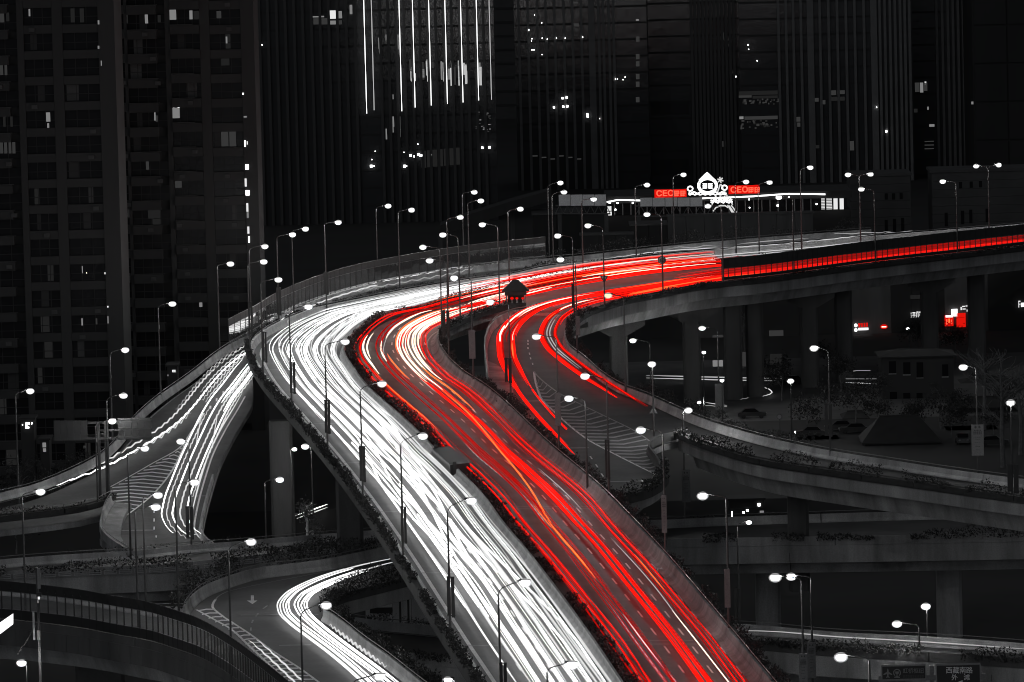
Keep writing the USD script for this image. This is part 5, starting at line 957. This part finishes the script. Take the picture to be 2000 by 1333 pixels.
# ---- shop row under the far viaduct
Ys = 1042
sh = thing('shop_row', 'row of small shops with lit signs under the far viaduct', 'building', at=(WY(1720, 660, Ys)[0], Ys, 0))
xs = [1240, 1350, 1450, 1560, 1640, 1740, 1780, 1845, 1930, 2060]
for k in range(9): p, q = WY(xs[k], 600, Ys)[0], WY(xs[k + 1], 600, Ys)[0]; obj('wall', box(p + .02, q - .02, Ys, Ys + 9, 0, 11.5 + (k % 3) * .6), ('facade_dark', 'concrete_dark', 'facade_dark')[k % 3], sh)
for r in ((1677, 1691, 657, 668, 'window_faint'), (1677, 1691, 669, 676, 'window_faint'), (1693, 1702, 657, 676, 'window_dim'), (1778, 1799, 577, 584, 'window_faint'), (1850, 1862, 662, 676, 'window_dim'), (1848, 1885, 676, 688, 'window_bright'), (1392, 1412, 655, 664, 'window_dim'), (1392, 1412, 688, 695, 'window_dim'), (1392, 1412, 704, 716, 'window_lit'), (1446, 1460, 688, 716, 'window_dim'), (1502, 1530, 646, 660, 'window_dim'), (1502, 1530, 676, 688, 'window_dim'), (1504, 1528, 692, 712, 'window_faint'), (1377, 1412, 796, 812, 'window_faint'), (1785, 1801, 679, 682, 'window_lit'), (1494, 1508, 786, 792, 'window_faint')): quad(sh, 'lit_window', *r[:4], Ys - .05 if r[3] < 700 else 960, r[4], .1)
def sign(lb, r, m_, parts):
    s_ = thing('shop_sign', lb, 'sign', at=WY(r[0], r[3], Ys - .4))
    if m_: quad(s_, 'sign_box', *r, Ys - .3, m_, .2)
    for q in parts: quad(s_, 'character_stroke', *q[:4], Ys - .55, q[4], .06)
    return s_
s_ = sign('white and red shop sign with a round white logo', (1676, 1696, 632, 640), None, [(1677 + k * 5, 1680 + k * 5, 632 - k * .4, 640 - k * .4, 'neon_red') for k in range(4)] + [(1676, 1681, 632, 635, 'neon_red'), (1676, 1696, 641, 645, 'neon_white')])
for c in ((1671.5, 636), (1671.5, 645)): obj('logo', ellipsoid(WY(*c, Ys - .5), .30, .1, .33, 1), 'neon_white', s_)
s_ = sign('small red oval neon sign', (1720, 1733, 634, 643), None, [(1722, 1731, 637.4, 639.6, 'tail_hot')]); obj('sign_box', ellipsoid(WY(1726.5, 638.5, Ys - .3), .62, .12, .40, 2), 'neon_red', s_)
sign('white illuminated lettering on the shop beside the street tree', (1778, 1799, 610, 621), None, [(1779, 1780.4, 611, 621, 'window_bright'), (1782, 1788, 610, 612, 'window_bright'), (1783, 1784.4, 612, 621, 'window_bright'), (1786, 1787.4, 612, 621, 'window_bright'), (1782, 1788, 616, 617.5, 'window_bright'), (1789.5, 1791, 611, 620, 'window_bright'), (1792.5, 1794, 609, 620, 'window_bright'), (1790, 1794, 609, 611, 'window_bright'), (1795.5, 1797, 609, 618, 'window_bright'), (1796, 1800, 609, 611, 'window_bright')])
sign('left red light box sign with an orange figure in it', (1845, 1862, 616, 637), 'neon_red', [(1847, 1861, 616, 620, 'neon_white'), (1848, 1850, 624, 634, 'neon_red_text'), (1852.5, 1855.5, 623, 631, 'tail_orange'), (1858, 1859.5, 625, 633, 'neon_red_text')])
sign('right red light box sign', (1868, 1886, 612, 639), 'neon_red', [(1870, 1884, 620, 621, 'tail_deep')])
sign('white glowing sign above the red light boxes', (1858, 1870, 604, 618), 'neon_white', [])
sign('white lettered sign upper right of the red light boxes', (1876, 1893, 597, 609), None, [(1876, 1879, 600, 606, 'window_bright'), (1879, 1885, 598, 600, 'window_bright'), (1880, 1886, 603, 605, 'window_bright'), (1888, 1893, 605, 609, 'window_bright'), (1886, 1893, 597, 599, 'window_bright'), (1892, 1893.4, 598, 608, 'window_bright')])
sign('white sign at the right edge under the viaduct', (1988, 1999, 590, 601), None, [(1989, 1990.4, 588, 601, 'window_bright'), (1989, 1993, 588, 590, 'window_bright'), (1989, 1993, 594, 595.4, 'window_bright'), (1994, 2000, 592, 600, 'neon_white')])
sign('small vertical white sign at the right edge', (1974, 1982, 668, 682), None, [(1976, 1980, 666, 672, 'spot'), (1975, 1981, 674, 681, 'spot'), (1970, 1972, 659, 661, 'spot'), (1976, 1978, 658, 661, 'spot')])
sign('bright shop sign low at the left edge', (41, 65, 824, 836), None, []) if False else None
for lb, Yk, r, parts in (('bright little shop front at the far left below the towers', 800, (40, 66, 820, 870), [(50, 53, 826, 834, 'spot'), (53, 58, 826, 830, 'spot'), (61, 63, 825, 829, 'spot'), (50, 57, 834, 837, 'spot'), (43, 45, 829, 831, 'spot')]), ('dim lit doorway at the far left', 800, (78, 96, 860, 892), [(83, 90, 865, 874, 'window_lit'), (84, 90, 876, 883, 'window_lit'), (163, 168, 871, 876, 'window_dim')]), ('dark kiosk with small bright lights behind the crossing road', 790, (1424, 1492, 978, 1012), [(1428, 1431, 999, 1010, 'spot'), (1450, 1455, 999, 1004, 'spot'), (1457, 1462, 995, 1000, 'spot'), (1480, 1485, 983, 989, 'spot'), (1484, 1492, 998, 1003, 'window_lit')]), ('small lit kiosk beside the left road', 850, (326, 346, 716, 740), [(336, 343, 723, 727, 'window_bright'), (337, 344, 726, 728, 'window_lit'), (327, 329, 732, 735, 'window_lit')])):
    a, c = WY(r[0], r[2], Yk), WY(r[1], r[2], Yk); k_ = thing('kiosk', lb, 'kiosk', at=((a[0] + c[0]) / 2, Yk, 0)); obj('wall', box(a[0], c[0], Yk, Yk + 4, 0, a[2]), 'facade_dark', k_); obj('roof', box(a[0] - .2, c[0] + .2, Yk - .4, Yk + 4.2, a[2], a[2] + .25), 'roof', k_)
    for q in parts: quad(k_, 'lit_pane_or_reflection', *q[:4], Yk - .05, q[4], .08)
# ---- old houses
def house(lb, Yh, x0, x1, ye, yr, dp, wins, lit):
    a, c = WY(x0, ye, Yh), WY(x1, ye, Yh); zr = WY((x0 + x1) / 2, yr, Yh + dp / 2)[2]; h = thing('old_house', lb, 'house', at=((a[0] + c[0]) / 2, Yh, 0))
    obj('wall', box(a[0], c[0], Yh, Yh + dp, 0, a[2]), 'facade', h)
    e = .5; x_, q_ = a[0] - e, c[0] + e; r_ = min(3.0, (c[0] - a[0]) * .28)
    for nm, V in (('roof_slope', [(x_, Yh - e, a[2]), (q_, Yh - e, a[2]), (q_ - r_, Yh + dp / 2, zr), (x_ + r_, Yh + dp / 2, zr)]), ('roof_slope', [(q_, Yh + dp + e, a[2]), (x_, Yh + dp + e, a[2]), (x_ + r_, Yh + dp / 2, zr), (q_ - r_, Yh + dp / 2, zr)])):
        V = np.array(V); V = np.vstack([V, V + [0, 0, .2]]); obj(nm, (V, np.array([[0, 1, 2], [0, 2, 3], [4, 5, 6], [4, 6, 7], [0, 1, 5], [0, 5, 4], [1, 2, 6], [1, 6, 5], [2, 3, 7], [2, 7, 6], [3, 0, 4], [3, 4, 7]])), 'roof', h)
    for V in ([(x_, Yh - e, a[2]), (x_ + r_, Yh + dp / 2, zr), (x_, Yh + dp + e, a[2])], [(q_, Yh - e, a[2]), (q_, Yh + dp + e, a[2]), (q_ - r_, Yh + dp / 2, zr)]):
        V = np.array(V); V = np.vstack([V, V + [0, 0, .2]]); obj('roof_hip', (V, np.array([[0, 1, 2], [3, 4, 5], [0, 1, 4], [0, 4, 3], [1, 2, 5], [1, 5, 4], [2, 0, 3], [2, 3, 5]])), 'roof', h)
    rg = np.array([[x_ + r_, Yh + dp / 2, zr + .2], [(x_ + q_) / 2, Yh + dp / 2, zr + .22], [q_ - r_, Yh + dp / 2, zr + .2]]); obj('ridge', tube(rg, .14, 5), 'facade', h)
    for r in wins: w = quad(h, 'window', *r, Yh - .02, 'glass_dark', .06); quad(h, 'window_frame', r[0] - .6, r[1] + .6, r[3], r[3] + 1.2, Yh - .02, 'concrete', .12)
    for r in lit: quad(h, 'lit_window', *r[:4], Yh - .1, r[4], .06)
house('old house with a big dark hipped roof behind the right slip road', 862, 1690, 1832, 868, 815, 9, [(1744, 1757, 873, 897), (1772, 1800, 876, 900), (1816, 1829, 876, 900), (1697, 1710, 871, 893)], [])
house('taller old house with rows of dark windows behind the hipped roof', 928, 1722, 1862, 700, 684, 9, [(1736, 1750, 706, 730), (1764, 1778, 708, 732), (1790, 1803, 708, 738), (1840, 1852, 712, 736), (1738, 1752, 766, 786), (1764, 1778, 768, 786), (1790, 1802, 768, 786)], [(1841, 1850, 786, 803, 'window_dim'), (1851, 1864, 786, 803, 'window_dim'), (1853, 1859, 797, 802, 'spot'), (1861, 1864, 797, 802, 'spot')])
house('small house with a lit window left of the hipped roof', 900, 1652, 1692, 820, 806, 6, [], [(1664, 1667, 825, 845, 'window_lit'), (1667, 1684, 836, 845, 'window_dim'), (1657, 1660, 831, 834, 'spot')])
house('low house at the right edge behind the slip road', 905, 1864, 1990, 800, 778, 8, [(1870, 1886, 808, 830)], [])

# ---- small pavilion between the main road and the slip road
p = W(1008, 603, 18.0); s = FPX / ((p - EYE) @ FWD); hut = thing('pavilion', 'dark little roofed pavilion with red lit signals at the split of the roads', 'pavilion', at=p)
w = 20 / s; h = 27 / s
obj('base', box(p[0] - w, p[0] + w, p[1] - 1.2, p[1] + 1.2, 18, 18.9), 'planter', hut)
for k in (-1, 1):
    for q in (-1, 1): obj('post', box(p[0] + k * (w - .15) - .1, p[0] + k * (w - .15) + .1, p[1] + q - .1, p[1] + q + .1, 18.9, 18 + h), 'steel', hut)
obj('wall', box(p[0] - w + .3, p[0] + w - .3, p[1] + .6, p[1] + .8, 18.9, 18 + h), 'sign_dark', hut); obj('fascia', box(p[0] - w - .1, p[0] + w + .1, p[1] - 1.3, p[1] + 1.3, 18 + h, 18 + h + .6), 'sign_dark', hut)
V = np.array([[-w - .5, -1.7, 0], [w + .5, -1.7, 0], [w + .5, 1.7, 0], [-w - .5, 1.7, 0], [-w * .25, 0, 1.6], [w * .25, 0, 1.6]]) + p + [0, 0, h + .6]
obj('roof', (V, np.array([[0, 1, 5], [0, 5, 4], [1, 2, 5], [2, 3, 4], [2, 4, 5], [3, 0, 4], [0, 2, 1], [0, 3, 2]])), 'roof', hut)
for x, q in ((1000, 3.6), (1009.5, 3), (1021, 3)):
    c = WY(x, 583, p[1] - 1.3); obj('signal_light', ellipsoid(c, q / s, .1, q * .8 / s, 1), 'neon_red', hut); obj('signal_post', box(c[0] - .12, c[0] + .12, c[1] + .1, c[1] + .2, 18.9, c[2]), 'concrete', hut)

# ---- road signs
def sign_post(lb, px, py, foot, zt, shape, size, mat_='sign_plate', text=None):
    b = W(*foot, zt); s = FPX / ((b - EYE) @ FWD); hz = (foot[1] - py) / s; t = thing('road_sign', lb, 'road sign', at=b)
    obj('post', tube([b, b + [0, 0, hz * .5], b + [0, 0, hz]], .06, 6), 'pole', t)
    c = b + [0, -.12, hz]; r = size / s
    if shape == 'o': pl = Polygon([(r * math.cos(a), r * math.sin(a)) for a in np.linspace(0, 2 * np.pi, 28)[:-1]])
    else: k = 1 if shape == '^' else -1; pl = Polygon([(0, r * 1.1 * k), (-r, -r * .75 * k), (r, -r * .75 * k)])
    for nm, g, m_, dy in (('rim', pl, 'tail_plate' if False else 'sign_dark', 0), ('plate', pl.buffer(-r * .16), mat_, -.03)):
        m = trimesh.creation.extrude_polygon(g, .03, engine='earcut'); m.apply_transform(trimesh.transformations.rotation_matrix(math.pi / 2, (1, 0, 0))); m.apply_translation(c + [0, dy, 0]); obj(nm, m, m_, t)
    if text:
        m = meshkit.text_mesh(text, r * .75, .02, True); m.apply_transform(trimesh.transformations.rotation_matrix(math.pi / 2, (1, 0, 0))); m.apply_translation(c + [-m.extents[0] / 2, -.06, -r * .37]); obj('numerals', m, 'sign_dark', t)
sign_post('round 60 speed sign standing in the far median', 1293, 508, (1294, 567), 19, 'o', 8, text='60')
sign_post('inverted triangle sign against the far red streaks', 1180, 545, (1181, 592), 19, 'v', 8)
sign_post('warning triangle on the right slip road', 1274, 801, (1277, 836), zE(836) + 1, '^', 9)
sign_post('dark triangle sign beside the median hedge', 899, 575, (899, 601), 18.4, '^', 6)
sign_post('round sign on the dark street under the viaduct', 1522, 814, (1523, 858), 0, 'o', 5)
b0 = W(205, 961, zB(961) + 1); sg = FPX / ((b0 - EYE) @ FWD); gy = thing('sign_gantry', 'overhead sign gantry on the left road, its two boards seen from behind', 'sign gantry', at=b0)
hg = (961 - 826) / sg
for k in (-9, 5): obj('post', box(b0[0] + k / sg - .17, b0[0] + k / sg + .17, b0[1] - .17, b0[1] + .17, b0[2] - 1, b0[2] + hg), 'steel_dark', gy)
for z in (0, .55, 1.1, 1.65): obj('rung', box(b0[0] - 9 / sg, b0[0] + 5 / sg, b0[1] - .1, b0[1] + .1, b0[2] + hg - 3 + z, b0[2] + hg - 2.9 + z), 'steel_dark', gy)
for nm, x0, x1, y0, y1 in (('board', 105, 171, 822, 861), ('board', 230, 296, 817, 859)):
    for k in range(5): quad(gy, 'board_panel', x0 + (x1 - x0) * k / 5 + .2, x0 + (x1 - x0) * (k + 1) / 5 - .2, y0, y1, b0[1] + .2, 'sign_dark', .06)
for y in (824, 839, 855): quad(gy, 'beam', 171 if y != 839 else 196, 298, y, y + 1.4, b0[1] - .05, 'steel_dark', .14)
def glyph(parent, ch, px, py, hpx, Yp, m_='sign_text'):
    k = hpx * Yp / FPX / 56.0; ms = []
    for g in GLYPH[ch]:
        rr = [np.array(r).reshape(-1, 2) * k for r in g]; pl = Polygon(rr[0], rr[1:]).buffer(0)
        for q in getattr(pl, 'geoms', [pl]):
            if q.area > 0: ms.append(trimesh.creation.extrude_polygon(q, .03, engine='earcut'))
    m = trimesh.util.concatenate(ms); m.apply_transform(trimesh.transformations.rotation_matrix(math.pi / 2, (1, 0, 0))); m.apply_translation(WY(px, py, Yp)); return obj('character', m, m_, parent)
Yg = 586
def green_board(lb, x0, x1, y0, y1):
    t = thing('direction_sign', lb, 'direction sign', at=WY((x0 + x1) / 2, y1, Yg))
    quad(t, 'plate', x0, x1, y0, y1, Yg, 'sign_dark', .1)
    for r in ((x0, x1, y0 - 1, y0 + .6), (x0, x1, y1 - .6, y1 + .6), (x0 - .8, x0 + .8, y0, y1), (x1 - .8, x1 + .8, y0, y1)): quad(t, 'border', *r, Yg - .11, 'sign_plate', .04)
    return t
g1 = green_board('direction sign with plane and railway symbols and white characters at the bottom edge', 1722, 1808, 1300, 1328)
for i, ch in enumerate('虹桥枢纽'): glyph(g1, ch, 1763 + i * 10.4, 1314.5, 9.5, Yg - .12, 'sign_plate')
for i in range(9): quad(g1, 'small_letter', 1764 + i * 4.6, 1767.5 + i * 4.6, 1319, 1324.5, Yg - .12, 'print_dark', .03)
def icon(parent, name, pts, m_='sign_plate'):
    P = np.array([WY(x, y, Yg - .12) for x, y in pts]); m = trimesh.creation.extrude_polygon(Polygon(P[:, [0, 2]]).buffer(0), .03, engine='earcut'); m.apply_transform(trimesh.transformations.rotation_matrix(math.pi / 2, (1, 0, 0))); m.apply_translation((0, Yg - .12, 0)); return obj(name, m, m_, parent)
icon(g1, 'plane_symbol', [(1734, 1306), (1735.5, 1309), (1735.7, 1312.5), (1742.5, 1317), (1742.5, 1319), (1735.6, 1316.8), (1735.2, 1321), (1737.5, 1323), (1737.5, 1324.3), (1734, 1323.3), (1730.5, 1324.3), (1730.5, 1323), (1732.8, 1321), (1732.4, 1316.8), (1725.5, 1319), (1725.5, 1317), (1732.3, 1312.5), (1732.5, 1309)])
ring = [(1752 + 7.6 * math.cos(a), 1314.5 + 7.6 * math.sin(a)) for a in np.linspace(math.radians(125), math.radians(415), 26)]
icon(g1, 'railway_symbol', ring + [(1752 + (q[0] - 1752) * .74, 1314.5 + (q[1] - 1314.5) * .74) for q in ring[::-1]]); icon(g1, 'railway_symbol', [(1748, 1312), (1756, 1312), (1755, 1316.5), (1753, 1317), (1753, 1321), (1757.5, 1322.5), (1757.5, 1324.5), (1746.5, 1324.5), (1746.5, 1322.5), (1751, 1321), (1751, 1317), (1749, 1316.5)])
g2 = green_board('direction sign with two rows of white characters in the bottom right corner', 1829, 1915, 1298, 1352)
for i, ch in enumerate('西藏南路'): glyph(g2, ch, 1847 + i * 13.2, 1314.5, 12, Yg - .12)
for ch, x in (('外', 1858), ('滩', 1882)): glyph(g2, ch, x, 1328, 11.5, Yg - .12)
icon(g2, 'arrow', [(1869, 1333), (1880, 1329), (1880, 1334), (1874, 1345), (1868, 1345)], 'sign_text')
gp = WY(1820, 1330, Yg + .6); gg = thing('sign_gantry', 'grey post and crossbar carrying the two direction signs', 'sign gantry', at=(gp[0], Yg + .6, 0))
obj('post', box(gp[0] - .22, gp[0] + .22, Yg + .4, Yg + .8, -6, WY(1820, 1302, Yg)[2]), 'steel', gg); quad(gg, 'crossbar', 1715, 1925, 1321, 1326, Yg + .35, 'steel', .25); quad(gg, 'crossbar', 1715, 1925, 1341, 1345, Yg + .35, 'steel', .25)
# ---- bottom left corner
Yc = 588
tp = thing('traffic_pole', 'slim pole with edge on signs and a small light at the lower left', 'pole', at=WY(73, 1290, Yc) * [1, 1, 0])
a = WY(72, 1110, Yc); obj('post', box(a[0] - .12, a[0] + .12, Yc, Yc + .25, -6, a[2]), 'pole', tp)
for r, m_ in (((64, 68, 1195, 1250), 'concrete_pale'), ((73, 79, 1110, 1150), 'sign_plate'), ((72, 79, 1232, 1250), 'sign_plate'), ((71, 81, 1158, 1166), 'steel_dark')): quad(tp, 'sign_edge', *r, Yc - .1, m_, .12)
quad(tp, 'signal_lamp', 74, 78, 1166, 1171, Yc - .25, 'window_bright', .1); quad(tp, 'signal_lamp', 73, 75.5, 1173, 1178, Yc - .25, 'window_lit', .1)
obj('stay', tube([WY(34, 1278, Yc), WY(50, 1255, Yc), WY(70, 1222, Yc)], .06, 5), 'pole', tp)
P = [WY(-30, 1238, 570), WY(25, 1200, 574), WY(25, 1220, 574), WY(-30, 1262, 570)]
V = np.array(P + [p_ + np.array([0, .5, 0]) for p_ in P]); lbx = obj('light_box', (V, np.array([[0, 1, 2], [0, 2, 3], [4, 6, 5], [4, 7, 6], [0, 4, 5], [0, 5, 1], [3, 2, 6], [3, 6, 7], [1, 5, 6], [1, 6, 2], [0, 3, 7], [0, 7, 4]])), 'neon_white', None, 'glowing white light box slanting out of the left edge', 'light box')
# ---- retaining wall and small things below the main road
a, c = WY(690, 1150, 720), WY(840, 1150, 720); rw = thing('retaining_wall', 'pale concrete wall in the triangle below the main road', 'wall', at=((a[0] + c[0]) / 2, 720, 0))
for k in range(4): obj('wall_panel', box(a[0] + (c[0] - a[0]) * k / 4 + .03, a[0] + (c[0] - a[0]) * (k + 1) / 4 - .03, 720, 721, -6, a[2] + 1), 'concrete_pale', rw)
p = WY(745, 1210, 700); sb = thing('garden_shelter', 'tiny dark roofed shelter among bushes below the main road', 'shelter', at=(p[0], 700, 0))
zb = WY(745, 1197, 700)[2]; obj('wall', box(p[0] - 1.0, p[0] + 1.0, 700, 701.5, -6, zb), 'concrete', sb); obj('roof', sweep(np.array([[p[0] - 1.3, 700.7, zb], [p[0], 700.7, zb], [p[0] + 1.3, 700.7, zb]]), [(-1.2, 0), (0, .5), (1.2, 0), (0, -.05)]), 'roof', sb)
for x in (781, 797): q = WY(x, 1172, 690); obj('bollard_post', tube([[q[0], 690, -6], [q[0], 690, q[2] / 2], [q[0], 690, q[2]]], .14, 6), 'steel_dark', None, f'slim dark post in front of the pale wall below the main road, {("left", "right")[x > 790]} of two', 'post')
YARD = [(1575, 880), (1612, 905), (1668, 890), (1712, 888), (1745, 935), (1835, 880), (1872, 895), (1905, 930), (1938, 868), (1965, 900), (1512, 960), (1598, 960)]
# ---- parked cars
def car_at(lb, cb, lit, group=None):
    car = thing('parked_car', lb, 'car', at=cb, group=group)
    def prism(pl, y0, y1): m = trimesh.creation.extrude_polygon(Polygon(pl), y1 - y0, engine='earcut'); m.apply_transform(trimesh.transformations.rotation_matrix(math.pi / 2, (1, 0, 0))); m.apply_translation((cb[0], cb[1] + y1, 0)); return m
    obj('body', prism([(-2.1, .3), (2.1, .3), (2.15, .75), (1.9, .9), (-1.0, .95), (-2.05, .8)], -.85, .85), 'car_paint', car); obj('cabin', prism([(-1.0, .95), (1.6, .92), (1.1, 1.42), (-.4, 1.45)], -.75, .75), 'glass_dark', car)
    for k in (-1.3, 1.3):
        for q in (-.86, .86): m = trimesh.creation.cylinder(.32, .2, sections=14); m.apply_transform(trimesh.transformations.rotation_matrix(math.pi / 2, (1, 0, 0))); m.apply_translation(cb + [k, q, .32]); obj('wheel', m, 'tyre', car)
    for q in (-.55, .55): obj('headlight', ellipsoid(cb + [-2.08, q, .68], .12, .2, .12, 1), 'spot' if lit else 'steel', car)
    return car
car_at('dark car with a lit headlamp on the street behind the slip road', W(1582, 853, 0), True)
dark_car = None
def put_car(at, lb, group, rotz):
    global dark_car
    if dark_car is None: dark_car = car_at(lb, at, False, group); return
    p = dup(dark_car, at, lb, group, rotz); keys(stage.GetPrimAtPath(p), cat='car')
for i, (lb, x0, x1, Yh, ye, yr) in enumerate((('low dark shed left of the hipped roof house', 1560, 1640, 872, 874, 862), ('long low dark roof behind the hipped roof house', 1850, 1950, 880, 872, 856), ('dark lean-to roof by the foot of the far piers', 1500, 1600, 930, 800, 790), ('dark roof between the taller house and the viaduct', 1880, 1990, 950, 752, 738))): house(lb, Yh, x0, x1, ye, yr, 6, [(x0 + 12, x0 + 22, ye + 4, ye + 20), (x1 - 26, x1 - 14, ye + 4, ye + 20)], [])
for i, (x, Yt) in enumerate(((1640, 884), (1668, 880), (1470, 905), (1545, 955), (1880, 862), (1940, 858))): put_car(WY(x, 850, Yt) * [1, 1, 0], ('dark parked car behind the slip road near the low shed', 'second dark parked car near the low shed', 'dark parked car left of the round sign', 'dark parked car by the lean-to roof', 'dark parked car behind the pale banner lamp', 'dark parked car under the tall bare trees')[i], 'cars parked in the dark yard', rotz=(0, 0, 180, 20, 90, 180)[i])
# ---- trees
def tree(lb, base, h, r, seed, leaf, nleaf, bark='bark', cr=(1, 1, 1), name='tree', bare=False):
    R = random.Random(seed); t = thing(name, lb, 'tree', at=base); b = np.array(base, float)
    obj('trunk', tube([b, b + [R.uniform(-.15, .15), 0, h * .3], b + [R.uniform(-.3, .3), 0, h * .6], b + [R.uniform(-.3, .3), 0, h * .85]], np.array([.17, .13, .09, .03]) * (h / 7), 7), bark, t)
    C = []; 
    for k in range(9 if not bare else 16):
        z = h * R.uniform(.38, .8); a = R.uniform(0, 6.28); L = r * R.uniform(.6, 1.0); e = b + [math.cos(a) * L, math.sin(a) * L, z + L * R.uniform(.3, .8)]
        obj('limb', tube([b + [0, 0, z], (b + [0, 0, z] + e) / 2 + [0, 0, .15 * L], e], np.array([.05, .035, .012]) * (h / 7), 5), bark, t); C.append(e)
        if bare:
            for q in range(3): e2 = e + np.array([R.uniform(-1, 1), R.uniform(-1, 1), R.uniform(.2, 1.2)]) * r * .4; obj('twig', tube([(b + [0, 0, z] + e) / 2, (e + e2) / 2, e2], .02 * (h / 7), 4), bark, t)
    if nleaf:
        g = np.random.default_rng(seed); ce = np.vstack([np.array(C), b + [0, 0, h * .85]]); i = g.integers(0, len(ce), nleaf)
        obj('crown', blades(ce[i] + g.normal(0, r * .26, (nleaf, 3)) * cr, .30), leaf, t)
tree('slender birch lit by the lamp under the main road', W(598, 1010, 0) if False else np.array([*WY(597, 1005, 745)[:2], -6.0]), 15.0, 1.7, 5, 'leaf_pale', 900, 'concrete_pale')
for i, (x, Yt, h, r) in enumerate(((1790, 990, 6.5, 2.2), (1866, 985, 6, 2.2), (1640, 940, 5, 2.0), (1700, 905, 6, 2.4), (1525, 930, 5, 2), (1780, 880, 3.5, 1.8), (1855, 870, 4, 2.0))): tree(('dark street tree in front of the lettered shop', 'dark street tree under the red light boxes', 'round dark tree behind the slip road', 'bushy dark tree beside the lit house window', 'dark tree beside the round sign', 'garden shrub tree before the hipped roof house', 'garden tree right of the hipped roof house')[i], WY(x, 700, Yt) * [1, 1, 0], h, r, 20 + i, 'leaf_dark', 1100)
for i, (x, Yt, h) in enumerate(((1455, 1000, 9), (1955, 830, 16), (1990, 845, 15), (1920, 880, 13))): tree(('bare tree silhouetted against a lit window under the viaduct', 'tall bare tree behind the right edge lamp', 'tall bare tree at the right picture edge', 'bare tree beside the old houses')[i], WY(x, 700, Yt) * [1, 1, 0], h, h * .25, 50 + i, 'leaf_dark', 0, bare=True, name='bare_tree')
for i, (x, Yt, h) in enumerate(((30, 790, 8), (110, 785, 7), (150, 800, 8), (290, 820, 8), (400, 850, 8), (260, 812, 7), (20, 760, 5))): tree(f'dark leafy tree in the shade below the apartment towers, {ORD[i]} one' if False else ('dark leafy tree left of the little shop front', 'dark leafy tree right of the dim doorway', 'dark leafy tree under the left sign board', 'dark leafy tree behind the middle of the left road', 'dark leafy tree just left of the glass barrier end', 'dark leafy tree under the second tower corner', 'low leafy tree at the left picture edge')[i], WY(x, 700, Yt) * [1, 1, 0], h, 2.6, 80 + i, 'leaf_dark', 1300)

for i, (x, Yt) in enumerate(sorted(YARD)): tree(f'dark bushy yard tree, {ORD[i]} counting rightwards behind the right slip road', WY(x, 700, Yt) * [1, 1, 0], 3.5 + (i * 7 % 5) * .7, 1.9, 120 + i, 'leaf_dark', 700)
